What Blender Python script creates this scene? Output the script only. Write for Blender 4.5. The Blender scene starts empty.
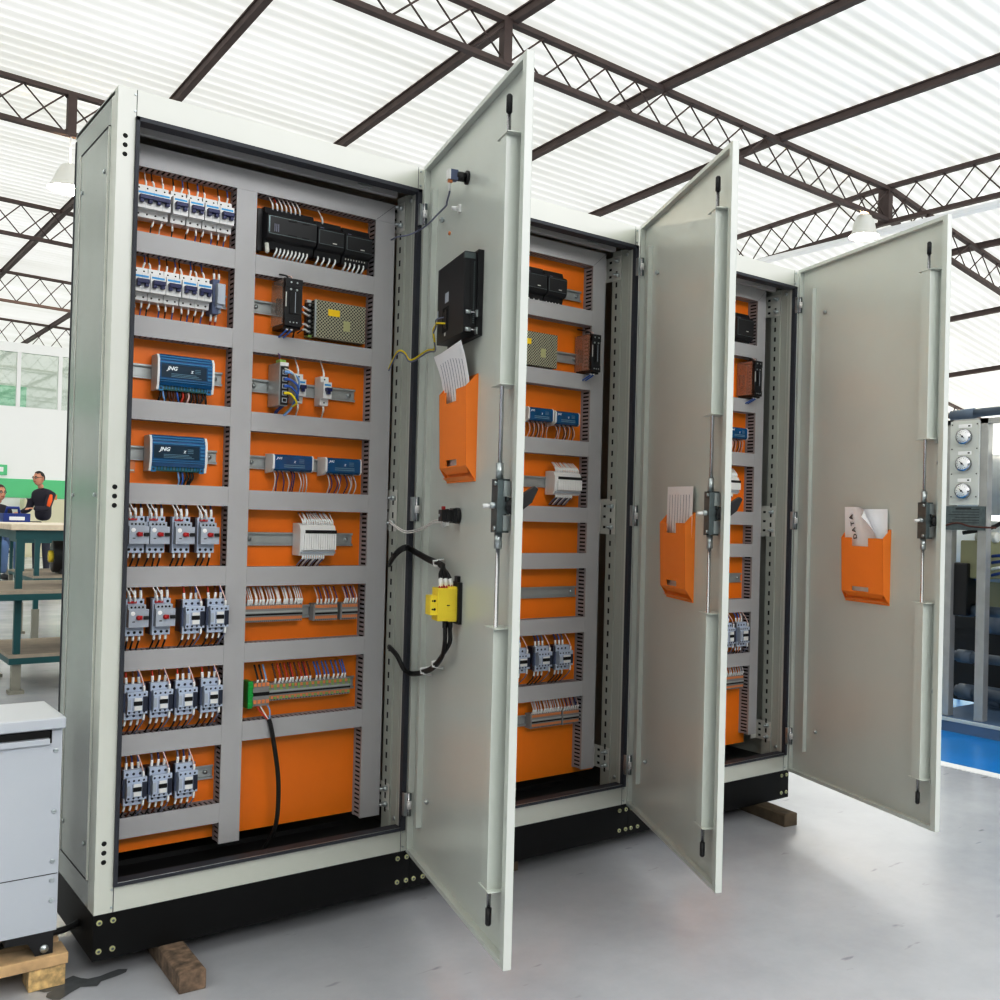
import bpy, bmesh, math, random
from mathutils import Vector, Matrix
random.seed(7)
SC = bpy.context.scene
COL = SC.collection
R = math.radians
PI = math.pi
FLOOR = -0.148
H = 1.875            # cabinet height above its plinth
HP = 0.1035          # plinth height
W = 0.8              # cabinet width
D = 0.41             # cabinet depth
PY = 0.15            # mounting plate front
DUCT = 0.10          # duct cover front
ANG = [75.6, 65.15, 73.8]

# ------------------------------------------------------------------ materials
def lin(c):
    c = c / 255.0
    return c / 12.92 if c <= 0.04045 else ((c + 0.055) / 1.055) ** 2.4
def rgb(r, g, b): return (lin(r), lin(g), lin(b), 1)

MATS = {}
def mat(name, c, rough=0.5, metal=0.0, noise=0.0, scale=20, bump=0.0, bscale=200, spec=0.5, emit=0.0, alpha=1.0, trans=0.0, coat=0.0):
    m = bpy.data.materials.new(name); m.use_nodes = True
    nt = m.node_tree; b = nt.nodes['Principled BSDF']
    base = rgb(*c)
    b.inputs['Base Color'].default_value = base
    b.inputs['Roughness'].default_value = rough
    b.inputs['Metallic'].default_value = metal
    b.inputs['Specular IOR Level'].default_value = spec
    b.inputs['Alpha'].default_value = alpha
    b.inputs['Transmission Weight'].default_value = trans
    b.inputs['Coat Weight'].default_value = coat
    if emit:
        b.inputs['Emission Color'].default_value = base
        b.inputs['Emission Strength'].default_value = emit
    tc = nt.nodes.new('ShaderNodeTexCoord')
    if noise:
        n = nt.nodes.new('ShaderNodeTexNoise'); n.inputs['Scale'].default_value = scale; n.inputs['Detail'].default_value = 5
        nt.links.new(tc.outputs['Object'], n.inputs['Vector'])
        r = nt.nodes.new('ShaderNodeValToRGB')
        r.color_ramp.elements[0].position = 0.3; r.color_ramp.elements[1].position = 0.7
        lo = [max(0, x * (1 - noise)) for x in base[:3]] + [1]; hi = [min(1, x * (1 + noise)) for x in base[:3]] + [1]
        r.color_ramp.elements[0].color = lo; r.color_ramp.elements[1].color = hi
        nt.links.new(n.outputs['Fac'], r.inputs['Fac']); nt.links.new(r.outputs['Color'], b.inputs['Base Color'])
    if bump:
        n2 = nt.nodes.new('ShaderNodeTexNoise'); n2.inputs['Scale'].default_value = bscale
        nt.links.new(tc.outputs['Object'], n2.inputs['Vector'])
        bp = nt.nodes.new('ShaderNodeBump'); bp.inputs['Strength'].default_value = bump; bp.inputs['Distance'].default_value = 0.002
        nt.links.new(n2.outputs['Fac'], bp.inputs['Height']); nt.links.new(bp.outputs['Normal'], b.inputs['Normal'])
    MATS[name] = m
    return m

M = MATS
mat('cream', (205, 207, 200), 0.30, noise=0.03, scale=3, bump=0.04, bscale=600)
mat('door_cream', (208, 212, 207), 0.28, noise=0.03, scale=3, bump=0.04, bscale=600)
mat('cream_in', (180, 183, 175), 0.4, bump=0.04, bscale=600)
mat('cream_shaded', (150, 157, 152), 0.18, noise=0.04, scale=4, bump=0.05, bscale=500)  # same cream paint, with the shade on the cabinet side put into the colour
mat('orange', (250, 141, 22), 0.42, noise=0.04, scale=5)
mat('pocket_orange', (255, 154, 50), 0.45)
mat('duct', (184, 183, 185), 0.55, noise=0.02, scale=8, bump=0.05, bscale=900)
mat('duct_in', (176, 172, 180), 0.6)
mat('gasket', (52, 55, 64), 0.6, noise=0.1, scale=60)
mat('plinth', (9, 10, 11), 0.55, noise=0.2, scale=30, bump=0.1, bscale=500, spec=0.25)
mat('blackin', (14, 14, 15), 0.6)
mat('zinc', (196, 202, 204), 0.32, metal=0.85, noise=0.08, scale=40)
mat('zinc_dark', (112, 124, 126), 0.38, metal=0.8, noise=0.15, scale=60)
mat('steel', (205, 205, 208), 0.22, metal=1.0)
mat('rail', (190, 194, 194), 0.35, metal=0.45, noise=0.03, scale=30)
mat('black', (22, 22, 25), 0.4)
mat('black_dev', (26, 27, 31), 0.45)
mat('black_rubber', (16, 16, 17), 0.55)
mat('hole', (6, 6, 7), 0.8)
mat('white_dev', (226, 226, 226), 0.4)
mat('white', (240, 240, 240), 0.4)
mat('offwhite', (214, 214, 208), 0.45)
mat('navy', (24, 34, 92), 0.4)
mat('sky_blue', (60, 160, 215), 0.4)
mat('light_blue_dev', (188, 197, 213), 0.42)
mat('mid_blue_dev', (96, 108, 138), 0.5)
mat('dark_blue_dev', (32, 40, 62), 0.45)
mat('grey_dev', (178, 184, 194), 0.45)
mat('red', (185, 34, 38), 0.4)
mat('red_wire', (205, 62, 40), 0.45)
mat('blue_wire', (62, 108, 190), 0.45)
mat('dark_blue_wire', (40, 52, 110), 0.45)
mat('purple_wire', (88, 58, 112), 0.45)
mat('white_wire', (232, 228, 226), 0.45)
mat('pink_wire', (224, 196, 190), 0.45)
mat('grey_wire', (120, 125, 150), 0.45)
mat('light_blue_wire', (140, 180, 225), 0.45)
mat('yellow_wire', (236, 214, 40), 0.45)
mat('black_wire', (18, 18, 20), 0.45)
mat('brown_wire', (92, 48, 36), 0.45)
mat('module_blue', (4, 84, 136), 0.14, coat=0.5, noise=0.25, scale=25)
mat('module_cyan', (48, 132, 178), 0.15, coat=0.5)
mat('module_green', (16, 92, 92), 0.3)
mat('label_dark', (10, 50, 74), 0.25)
mat('text_white', (225, 232, 236), 0.5)
mat('text_soft', (96, 140, 160), 0.5)
mat('text_black', (30, 30, 36), 0.6)
mat('text_grey', (130, 130, 150), 0.6)
mat('green', (20, 165, 70), 0.4)
mat('term_grey', (150, 150, 150), 0.5)
mat('term_orange', (226, 150, 96), 0.5)
mat('term_green', (150, 184, 96), 0.5)
mat('yellow', (248, 226, 70), 0.4)
mat('sticker_yellow', (248, 214, 30), 0.5)
mat('brass', (205, 205, 160), 0.35, metal=0.5)
mat('paper', (252, 252, 255), 0.7)
mat('paper_blue', (170, 180, 225), 0.7)
mat('enclosure', (190, 194, 201), 0.45, noise=0.015, scale=6)
mat('wood', (204, 176, 138), 0.7, noise=0.3, scale=14, bump=0.3, bscale=40)
mat('wood_old', (128, 108, 90), 0.8, noise=0.6, scale=45, bump=0.8, bscale=60)
mat('wood_dark', (92, 78, 60), 0.75, noise=0.4, scale=22, bump=0.5, bscale=40)
mat('osb', (206, 180, 134), 0.75, noise=0.35, scale=70, bump=0.4, bscale=90)
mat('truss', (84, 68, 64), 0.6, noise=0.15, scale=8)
mat('truss_bounce', (140, 116, 104), 0.6)  # paler truss brown, bounce light painted into the bottom chords
mat('teal', (28, 88, 92), 0.45, noise=0.05, scale=10)
mat('bench_top', (214, 200, 182), 0.6, noise=0.1, scale=20)
mat('bench_grey', (150, 148, 138), 0.5)
mat('shelf_board', (168, 156, 142), 0.6, noise=0.1, scale=14)
mat('wall_white', (244, 245, 244), 0.6)
mat('wall_green', (112, 200, 152), 0.6)
mat('wall_pale', (226, 230, 226), 0.6)
mat('beige', (214, 210, 188), 0.6)
mat('skin', (214, 164, 140), 0.55)
mat('hair', (38, 32, 32), 0.6)
mat('hair_brown', (84, 50, 44), 0.6)
mat('jacket', (38, 36, 52), 0.7)
mat('jacket_orange', (244, 112, 40), 0.6)
mat('trouser', (50, 54, 70), 0.7)
mat('jeans', (96, 122, 160), 0.7)
mat('blue_epoxy', (14, 132, 196), 0.3, noise=0.06, scale=3)
mat('line_white', (240, 240, 240), 0.5)
mat('skid_blue', (92, 118, 148), 0.5, noise=0.1, scale=10)
mat('stainless', (184, 183, 181), 0.28, metal=0.45, noise=0.08, scale=12)
mat('panel_light', (205, 206, 202), 0.4)
mat('pvc_grey', (98, 112, 128), 0.4)
mat('vessel_white', (226, 230, 232), 0.35)
mat('lamp_glow', (255, 240, 205), 0.5, emit=110)
mat('glare_glow', (255, 255, 255), 0.5, emit=2.6)  # glow of the added panel that makes the floor glare
mat('green_pale', (168, 216, 190), 0.6)
mat('wall_shade', (96, 104, 100), 0.6)  # dark lower band of the unseen walls, added to dim low light
mat('olive', (150, 150, 118), 0.5)
mat('navy_hose', (30, 62, 130), 0.45)
mat('blue_tool', (30, 60, 140), 0.45)
mat('perf', (182, 180, 160), 0.4, metal=0.35)
mat('cover_brown', (206, 150, 124), 0.1, alpha=0.45)
mat('cover_clear', (235, 215, 200), 0.06, alpha=0.2)

def floor_material():
    m = bpy.data.materials.new('polished_floor'); m.use_nodes = True; nt = m.node_tree; b = nt.nodes['Principled BSDF']
    tc = nt.nodes.new('ShaderNodeTexCoord')
    n = nt.nodes.new('ShaderNodeTexNoise'); n.inputs['Scale'].default_value = 1.3; n.inputs['Detail'].default_value = 9; n.inputs['Roughness'].default_value = 0.65
    nt.links.new(tc.outputs['Object'], n.inputs['Vector'])
    r = nt.nodes.new('ShaderNodeValToRGB'); r.color_ramp.elements[0].position = 0.25; r.color_ramp.elements[1].position = 0.75
    r.color_ramp.elements[0].color = rgb(166, 168, 174); r.color_ramp.elements[1].color = rgb(194, 195, 200)
    nt.links.new(n.outputs['Fac'], r.inputs['Fac'])
    n2 = nt.nodes.new('ShaderNodeTexNoise'); n2.inputs['Scale'].default_value = 7; n2.inputs['Detail'].default_value = 3
    mp = nt.nodes.new('ShaderNodeMapping'); mp.inputs['Scale'].default_value = (1, 3.2, 1); mp.inputs['Rotation'].default_value = (0, 0, 0.6)
    nt.links.new(tc.outputs['Object'], mp.inputs['Vector']); nt.links.new(mp.outputs['Vector'], n2.inputs['Vector'])
    r2 = nt.nodes.new('ShaderNodeValToRGB'); r2.color_ramp.elements[0].position = 0.24; r2.color_ramp.elements[1].position = 0.31
    r2.color_ramp.elements[0].color = (0.45, 0.45, 0.46, 1); r2.color_ramp.elements[1].color = (1, 1, 1, 1)
    nt.links.new(n2.outputs['Fac'], r2.inputs['Fac'])
    mx = nt.nodes.new('ShaderNodeMix'); mx.data_type = 'RGBA'; mx.blend_type = 'MULTIPLY'; mx.inputs[0].default_value = 0.6
    nt.links.new(r.outputs['Color'], mx.inputs[6]); nt.links.new(r2.outputs['Color'], mx.inputs[7])
    nt.links.new(mx.outputs[2], b.inputs['Base Color'])
    r3 = nt.nodes.new('ShaderNodeMapRange'); r3.inputs[3].default_value = 0.15; r3.inputs[4].default_value = 0.30
    nt.links.new(n.outputs['Fac'], r3.inputs[0]); nt.links.new(r3.outputs[0], b.inputs['Roughness'])
    b.inputs['Specular IOR Level'].default_value = 0.5
    MATS['floor'] = m
floor_material()

def roof_material(name, glow, sheet):
    m = bpy.data.materials.new(name); m.use_nodes = True; nt = m.node_tree
    for n in list(nt.nodes): nt.nodes.remove(n)
    out = nt.nodes.new('ShaderNodeOutputMaterial')
    tc = nt.nodes.new('ShaderNodeTexCoord')
    n = nt.nodes.new('ShaderNodeTexNoise'); n.inputs['Scale'].default_value = 0.8; n.inputs['Detail'].default_value = 6
    mp = nt.nodes.new('ShaderNodeMapping'); mp.inputs['Scale'].default_value = (0.35, 2.0, 1)
    nt.links.new(tc.outputs['Object'], mp.inputs['Vector']); nt.links.new(mp.outputs['Vector'], n.inputs['Vector'])
    r = nt.nodes.new('ShaderNodeValToRGB'); r.color_ramp.elements[0].position = 0.25; r.color_ramp.elements[1].position = 0.7
    r.color_ramp.elements[0].color = rgb(224, 224, 216); r.color_ramp.elements[1].color = rgb(248, 248, 244)
    nt.links.new(n.outputs['Fac'], r.inputs['Fac'])
    d = nt.nodes.new('ShaderNodeBsdfDiffuse'); t = nt.nodes.new('ShaderNodeBsdfTranslucent')
    e = nt.nodes.new('ShaderNodeEmission'); e.inputs['Strength'].default_value = glow
    for x in (d, t, e): nt.links.new(r.outputs['Color'], x.inputs['Color'])
    mx = nt.nodes.new('ShaderNodeMixShader'); mx.inputs[0].default_value = 0.55
    nt.links.new(d.outputs[0], mx.inputs[1]); nt.links.new(t.outputs[0], mx.inputs[2])
    ad = nt.nodes.new('ShaderNodeAddShader')
    nt.links.new(mx.outputs[0], ad.inputs[0]); nt.links.new(e.outputs[0], ad.inputs[1])
    nt.links.new(ad.outputs[0], out.inputs['Surface'])
    MATS[name] = m
roof_material('roof_sheet', 0.0, True)
roof_material('wall_sheet', 0.9, True)  # emission stands in for outside daylight on the wall sheet

def glass_material():
    m = bpy.data.materials.new('pane_glass'); m.use_nodes = True; nt = m.node_tree
    for n in list(nt.nodes): nt.nodes.remove(n)
    out = nt.nodes.new('ShaderNodeOutputMaterial'); t = nt.nodes.new('ShaderNodeBsdfTransparent'); g = nt.nodes.new('ShaderNodeBsdfGlossy')
    g.inputs['Roughness'].default_value = 0.03; t.inputs['Color'].default_value = (0.94, 0.96, 0.95, 1)
    mx = nt.nodes.new('ShaderNodeMixShader'); mx.inputs[0].default_value = 0.12
    nt.links.new(t.outputs[0], mx.inputs[1]); nt.links.new(g.outputs[0], mx.inputs[2]); nt.links.new(mx.outputs[0], out.inputs['Surface'])
    MATS['glass'] = m
glass_material()

def perf_material():
    m = MATS['perf']; nt = m.node_tree; b = nt.nodes['Principled BSDF']
    tc = nt.nodes.new('ShaderNodeTexCoord')
    v = nt.nodes.new('ShaderNodeTexVoronoi'); v.inputs['Scale'].default_value = 150; v.inputs['Randomness'].default_value = 0.0
    mp = nt.nodes.new('ShaderNodeMapping'); mp.inputs['Scale'].default_value = (1, 0.0, 1); mp.inputs['Rotation'].default_value = (0, 0.785, 0)
    nt.links.new(tc.outputs['Object'], mp.inputs['Vector']); nt.links.new(mp.outputs['Vector'], v.inputs['Vector'])
    r = nt.nodes.new('ShaderNodeValToRGB'); r.color_ramp.interpolation = 'LINEAR'
    r.color_ramp.elements[0].position = 0.30; r.color_ramp.elements[0].color = rgb(40, 38, 32)
    r.color_ramp.elements[1].position = 0.40; r.color_ramp.elements[1].color = rgb(196, 194, 172)
    nt.links.new(v.outputs['Distance'], r.inputs['Fac']); nt.links.new(r.outputs['Color'], b.inputs['Base Color'])
perf_material()

# ------------------------------------------------------------------ mesh building
class MB:
    def __init__(s): s.v = []; s.f = []; s.m = []; s.names = []; s.sm = []
    def mi(s, m):
        if m not in s.names: s.names.append(m)
        return s.names.index(m)
    def add(s, vs, fs, m, smooth=False):
        o = len(s.v); s.v += [tuple(v) for v in vs]; k = s.mi(m)
        for f in fs: s.f.append(tuple(i + o for i in f)); s.m.append(k); s.sm.append(smooth)
    def box(s, x0, x1, y0, y1, z0, z1, m):
        vs = [(x, y, z) for z in (z0, z1) for y in (y0, y1) for x in (x0, x1)]
        s.add(vs, [(0, 2, 3, 1), (4, 5, 7, 6), (0, 1, 5, 4), (2, 6, 7, 3), (0, 4, 6, 2), (1, 3, 7, 5)], m)
    def fbox(s, x0, x1, f0, f1, z0, z1, m):           # f = how far the box stands forward (towards -y)
        s.box(x0, x1, -f1, -f0, z0, z1, m)
    def prism(s, prof, axis, a, b, m):                # closed 2-D profile swept along an axis; prof in the other two axes
        n = len(prof); vs = []
        for t in (a, b):
            for p, q in prof:
                vs.append({'x': (t, p, q), 'y': (p, t, q), 'z': (p, q, t)}[axis])
        fs = [tuple(range(n))[::-1], tuple(range(n, 2 * n))] + [(i, (i + 1) % n, n + (i + 1) % n, n + i) for i in range(n)]
        s.add(vs, fs, m)
    def tube(s, pts, r, m, n=6, caps=True):
        pts = [Vector(p) for p in pts]; rings = []; vs = []; fs = []
        rr = r if isinstance(r, (list, tuple)) else [r] * len(pts)
        t0 = (pts[1] - pts[0]).normalized(); up = Vector((0, 0, 1)) if abs(t0.z) < 0.9 else Vector((1, 0, 0))
        a = t0.cross(up).normalized(); 
        for i, p in enumerate(pts):
            t = (pts[min(i + 1, len(pts) - 1)] - pts[max(i - 1, 0)]).normalized()
            a = (a - t * a.dot(t)).normalized(); b = t.cross(a)
            for k in range(n):
                th = 2 * PI * k / n; vs.append(p + (a * math.cos(th) + b * math.sin(th)) * rr[i])
        for i in range(len(pts) - 1):
            for k in range(n): fs.append((i * n + k, i * n + (k + 1) % n, (i + 1) * n + (k + 1) % n, (i + 1) * n + k))
        if caps: fs += [tuple(range(n))[::-1], tuple(range((len(pts) - 1) * n, len(pts) * n))]
        s.add(vs, fs, m, smooth=True)
    def cyl(s, p0, p1, r, m, n=12, r2=None): s.tube([p0, p1], [r, r if r2 is None else r2], m, n)
    def mesh(s, name):
        me = bpy.data.meshes.new(name); me.from_pydata(s.v, [], s.f)
        for nm in s.names: me.materials.append(MATS[nm])
        me.polygons.foreach_set('material_index', s.m)
        me.polygons.foreach_set('use_smooth', s.sm)
        me.update(); return me
    def build(s, name, parent=None, loc=None, rot=None, bevel=0):
        me = s.mesh(name)
        bm = bmesh.new(); bm.from_mesh(me); bmesh.ops.recalc_face_normals(bm, faces=bm.faces); bm.to_mesh(me); bm.free()
        o = bpy.data.objects.new(name, me); COL.objects.link(o)
        if parent: o.parent = parent
        if loc: o.location = loc
        if rot: o.rotation_euler = rot
        if bevel:
            md = o.modifiers.new('bevel', 'BEVEL'); md.width = bevel; md.segments = 2; md.limit_method = 'ANGLE'
        return o

def smooth_path(pts, k=6):
    pts = [Vector(p) for p in pts]; out = []
    for i in range(len(pts) - 1):
        p0 = pts[max(i - 1, 0)]; p1 = pts[i]; p2 = pts[i + 1]; p3 = pts[min(i + 2, len(pts) - 1)]
        for j in range(k):
            t = j / k
            out.append(0.5 * ((2 * p1) + (p2 - p0) * t + (2 * p0 - 5 * p1 + 4 * p2 - p3) * t * t + (3 * p1 - p0 - 3 * p2 + p3) * t ** 3))
    return out + [pts[-1]]

def text(mb, s, size, m, mtx, shear=0.0, bold=0.0, align='CENTER'):
    cu = bpy.data.curves.new('t', 'FONT'); cu.body = s; cu.size = size; cu.align_x = align; cu.align_y = 'CENTER'
    cu.resolution_u = 2; cu.shear = shear; cu.offset = bold
    o = bpy.data.objects.new('t', cu); COL.objects.link(o)
    bpy.context.view_layer.update()
    me = bpy.data.meshes.new_from_object(o.evaluated_get(bpy.context.evaluated_depsgraph_get()))
    mb.add([mtx @ v.co for v in me.vertices], [tuple(p.vertices) for p in me.polygons], m)
    bpy.data.objects.remove(o); bpy.data.curves.remove(cu); bpy.data.meshes.remove(me)
def front(x, f, z):            # matrix for flat marks on a front face looking towards -y
    return Matrix.Translation((x, -f, z)) @ Matrix.Rotation(PI / 2, 4, 'X')

def tag(o, label, cat, group=None, kind=None):
    if label: o['label'] = label
    if cat: o['category'] = cat
    if group: o['group'] = group
    if kind: o['kind'] = kind
    return o
def thing(name, label, cat, loc=(0, 0, 0), rot=(0, 0, 0), group=None, parent=None):
    o = bpy.data.objects.new(name, None); COL.objects.link(o); o.location = loc; o.rotation_euler = rot
    o.empty_display_size = 0.05
    return tag(o, label, cat, group)
def struct(name, mb, bevel=0, loc=None, label=None):
    o = mb.build(name, None, loc, bevel=bevel); o['kind'] = 'structure'
    if label: o['label'] = label
    return o
def wire(parent, pts, r, m, sleeve=None, sl=0.016, sr=None, name='wire'):
    """one wire; the first sl metres carry a pale marker sleeve"""
    mb = MB(); P = smooth_path(pts, 4)
    mb.tube(P, r, m, 5)
    if sleeve:
        d = (P[1] - P[0]).normalized(); L = 0; q = [P[0]]
        for i in range(1, len(P)):
            L += (P[i] - P[i - 1]).length; q.append(P[i])
            if L > sl: break
        mb.tube(q, sr or r * 1.7, sleeve, 6)
    return mb.build(name, parent)

ORD = ['nearest', 'second', 'third', 'fourth', 'fifth', 'sixth']

# ================================================================== CABINETS
def finger_duct(mb, axis, x0, x1, z0, z1):
    """slotted wiring duct: cover plus finger rows on both long sides"""
    c_ = .0026
    if axis == 'x': mb.box(x0 + c_, x1 - c_, DUCT + .003, PY - .003, z0 + c_, z1 - c_, 'hole')  # black core paints the shade inside the duct behind the fingers
    else: mb.box(x0 + c_, x1 - c_, DUCT + .003, PY - .003, z0 + c_, z1 - c_, 'hole')
    if axis == 'x':
        mb.box(x0, x1, PY - 0.003, PY, z0, z1, 'duct_in')
        mb.box(x0, x1, DUCT, DUCT + 0.0025, z0 - 0.0012, z1 + 0.0012, 'duct')
        for z in (z0, z1):
            s = 1 if z == z0 else -1
            mb.box(x0, x1, DUCT + 0.0025, DUCT + 0.009, min(z, z + s * .0018), max(z, z + s * .0018), 'duct')
            mb.box(x0, x1, PY - 0.010, PY - 0.003, min(z, z + s * .0018), max(z, z + s * .0018), 'duct_in')
            n = int((x1 - x0) / 0.0125)
            for i in range(n):
                a = x0 + (i + 0.15) * (x1 - x0) / n
                mb.box(a, a + 0.0064, DUCT + 0.007, PY - 0.008, min(z, z + s * .0016), max(z, z + s * .0016), 'duct_in')
    else:
        mb.box(x0, x1, PY - 0.003, PY, z0, z1, 'duct_in')
        mb.box(x0 - 0.0012, x1 + 0.0012, DUCT, DUCT + 0.0025, z0, z1, 'duct')
        for x in (x0, x1):
            s = 1 if x == x0 else -1
            mb.box(min(x, x + s * .0018), max(x, x + s * .0018), DUCT + 0.0025, DUCT + 0.009, z0, z1, 'duct')
            mb.box(min(x, x + s * .0018), max(x, x + s * .0018), PY - 0.010, PY - 0.003, z0, z1, 'duct_in')
            n = int((z1 - z0) / 0.0125)
            for i in range(n):
                a = z0 + (i + 0.15) * (z1 - z0) / n
                mb.box(min(x, x + s * .0016), max(x, x + s * .0016), DUCT + 0.007, PY - 0.008, a, a + 0.0064, 'duct_in')

ROWS = [  # (tops of left column ducts, tops of right column ducts)
    dict(L=[1.579, 1.378, 1.179, .977, .777, .577, .3765, .180], Rr=[1.576, 1.375, 1.172, .9705, .774, .579, .379], mid=(.3105, .3605), right=(.697, .754), header=(1.737, 1.788), bottom=.078),
    dict(L=[], Rr=[1.600, 1.389, 1.171, .956, .808, .600, .393], mid=(.27, .32), right=(.679, .730), header=(1.750, 1.796), bottom=.105),
    dict(L=[], Rr=[1.590, 1.384, 1.182, .962, .842, .636, .434], mid=(.27, .32), right=(.684, .727), header=(1.762, 1.806), bottom=.125),
]
WHICH = ['front cabinet', 'middle cabinet', 'far cabinet']
CAB_LABEL = ['open cream control cabinet nearest the camera, door carrying black screen back',
             'open cream control cabinet in the middle, between the two other cabinets',
             'open cream control cabinet farthest away, at the end of the row']
def screw(mb, x, y, z, r, m, d=(0, -1, 0), t=0.003):
    mb.cyl((x, y, z), (x + d[0] * t, y + d[1] * t, z + d[2] * t), r, m, 10)

def hinge_pts(): return [(1.742, 'upper'), (.935, 'middle'), (.132, 'lower')]

def make_cabinet(k):
    X = k * W
    root = thing('control_cabinet', CAB_LABEL[k], 'control cabinet', (X, 0, 0))
    # --- frame
    f = MB()
    f.box(0, .0405, 0, .055, 0, H, 'cream')
    f.box(.7695, W - .0008, 0, .018, 0, H, 'cream')
    f.box(.0405, .7695, 0, .03, H - .0623, H, 'cream')
    f.box(.0405, .7695, 0, .03, 0, .0655, 'cream')
    f.box(0, W - .0008, .03, D, H - .012, H - .004, 'cream_in')
    for zz in (0.012, .052, H - .05, H - .012):
        screw(f, .0365, 0, zz, .0028, 'zinc'); screw(f, .7765, 0, zz, .0028, 'zinc')
    f.box(.0396, .0412, -.0004, .001, 0, .0655, 'gasket'); f.box(.0396, .0412, -.0004, .001, H - .062, H, 'gasket')
    f.box(.7690, .7704, -.0004, .001, 0, .0655, 'gasket'); f.box(.7690, .7704, -.0004, .001, H - .062, H, 'gasket')
    for zc in (1.743, .944, .138):
        for dz in (-.021, 0, .021): screw(f, .0175, 0, zc + dz, .0055, 'hole', t=.0006)
    f.build('frame', root, bevel=.0015)
    g = MB()  # door seal round the opening
    y0, y1 = -.009, .0
    g.box(.0385, .0465, y0, .03, .0655, H - .0623, 'gasket'); g.box(.7655, .7790, y0, .006, .0655, H - .0623, 'gasket')
    g.box(.0385, .7790, y0, .03, H - .0723, H - .0623, 'gasket'); g.box(.0385, .7790, y0, .032, .0585, .0668, 'gasket')
    g.box(.0465, .7655, -.008, -.005, .0660, .0672, 'zinc')
    g.build('door_seal', root, bevel=.001)
    s = MB()  # slotted inner post on the hinge side
    s.box(.7695, .785, .018, .06, .03, H - .066, 'cream_in'); s.box(.764, .785, .06, .104, .03, H - .066, 'cream_in')
    s.box(.7682, .77, .028, .033, .07, H - .07, 'cream_in')
    for i in range(45):
        zz = .09 + i * .0372
        s.box(.7634, .765, .079, .087, zz, zz + .0165, 'hole')
    for zz in (.082, H - .085): screw(s, .7695, .036, zz, .006, 'zinc', (-1, 0, 0), .004)
    s.build('slotted_post', root)
    for zc, hh in ((.93, .058), (.135, .036), (1.752, .04)):
        b = MB()  # plate bracket with bolts
        b.box(.7635, .7655, .06, .135, zc - hh, zc + hh, 'offwhite'); b.box(.735, .7655, .133, .136, zc - hh, zc + hh, 'offwhite')
        for dz in (-.6, 0, .6):
            b.box(.7628, .7636, .108, .120, zc + dz * hh - .004, zc + dz * hh + .004, 'hole')
            if dz: screw(b, .7635, .075, zc + dz * hh, .0075, 'zinc', (-1, 0, 0), .010); screw(b, .7535, .075, zc + dz * hh, .004, 'zinc', (-1, 0, 0), .012)
        b.build('mounting_bracket', root)
    # --- shell
    q = MB(); q.box(.002, W - .002, D - .004, D, 0, H, 'cream_in'); q.build('back_panel', root)
    q = MB(); q.box(.002, W - .002, .02, D, .028, .033, 'blackin'); q.box(.1, .7, .21, .225, .033, .045, 'blackin'); q.build('floor_panel', root)
    q = MB(); q.box(.002, W - .002, .03, D, H - .02, H - .014, 'cream_in'); q.box(.06, .74, .062, .08, H - .075, H - .055, 'duct'); q.box(.62, .66, .055, .10, H - .068, H - .05, 'zinc'); q.build('top_panel', root)
    if k == 0:
        q = MB(); q.box(.0, .003, .055, D - .012, 0, H, 'cream_shaded'); q.box(-.003, .0, .0625, .323, .064, 1.797, 'cream_shaded')
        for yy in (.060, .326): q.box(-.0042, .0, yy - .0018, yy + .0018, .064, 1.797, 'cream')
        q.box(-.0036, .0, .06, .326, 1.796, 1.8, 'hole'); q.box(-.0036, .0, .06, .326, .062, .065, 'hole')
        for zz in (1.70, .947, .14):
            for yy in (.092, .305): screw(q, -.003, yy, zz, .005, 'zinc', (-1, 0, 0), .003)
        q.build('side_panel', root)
        q = MB(); q.box(-.0015, .01, D - .012, D - .003, 0, H - .02, 'gasket'); q.build('rear_seal', root)
    if k == 2:
        q = MB(); q.box(W - .004, W, .018, D, 0, H, 'cream_in'); q.build('side_panel', root)
    for zc, hh in ((1.741, .029), (.935, .033), (.132, .031)):
        g = MB(); g.box(.7665, .7780, -.0190, -.0165, zc - hh, zc + hh, 'zinc'); g.box(.7665, .7690, -.0165, .0, zc - hh, zc + hh, 'zinc'); g.box(.7780, .7835, -.0290, -.0180, zc - hh, zc + hh, 'zinc_dark')
        g.cyl((.7790, -.0235, zc - hh), (.7790, -.0235, zc + hh), .0042, 'steel', 10); g.cyl((.7785, -.0265, zc - .011), (.7785, -.0265, zc + .010), .0068, 'white_dev', 10)
        g.build('hinge', root)
    # --- plinth
    p = MB(); x1 = W - (.001 if k < 2 else -.004)
    p.box(.0, x1, .002, D - .02, -HP, -.0005, 'plinth')
    for xx in (.0125, .0415, W - .038, W - .0105):
        for zz in (-.018, -.082):
            screw(p, xx, .002, zz, .0065, 'brass', t=.004); screw(p, xx, -.002, zz, .003, 'zinc_dark', t=.001)
    p.build('plinth', root, bevel=.0015)
    # --- mounting plate, ducts
    q = MB(); q.box(.03, (.775, .768, .715)[k], PY, PY + .004, .085, 1.765, 'orange'); q.build('mounting_plate', root)
    rw = ROWS[k]; top = rw['header'][0]; hz = .047
    d = MB(); finger_duct(d, 'x', .05, rw['right'][1], rw['header'][0], rw['header'][1])
    d.add([(rw['right'][0], DUCT - .0004, top), (rw['right'][1], DUCT - .0004, rw['header'][1]), (rw['right'][1], DUCT - .0004, rw['header'][1] - .0015), (rw['right'][0] + .0012, DUCT - .0004, top)], [(0, 1, 2, 3)], 'gasket')
    d.build('cable_duct', root)
    for x0, x1 in (rw['mid'], rw['right']):
        d = MB(); finger_duct(d, 'z', x0, x1, rw['bottom'], top - .0015); d.build('cable_duct', root)
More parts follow.
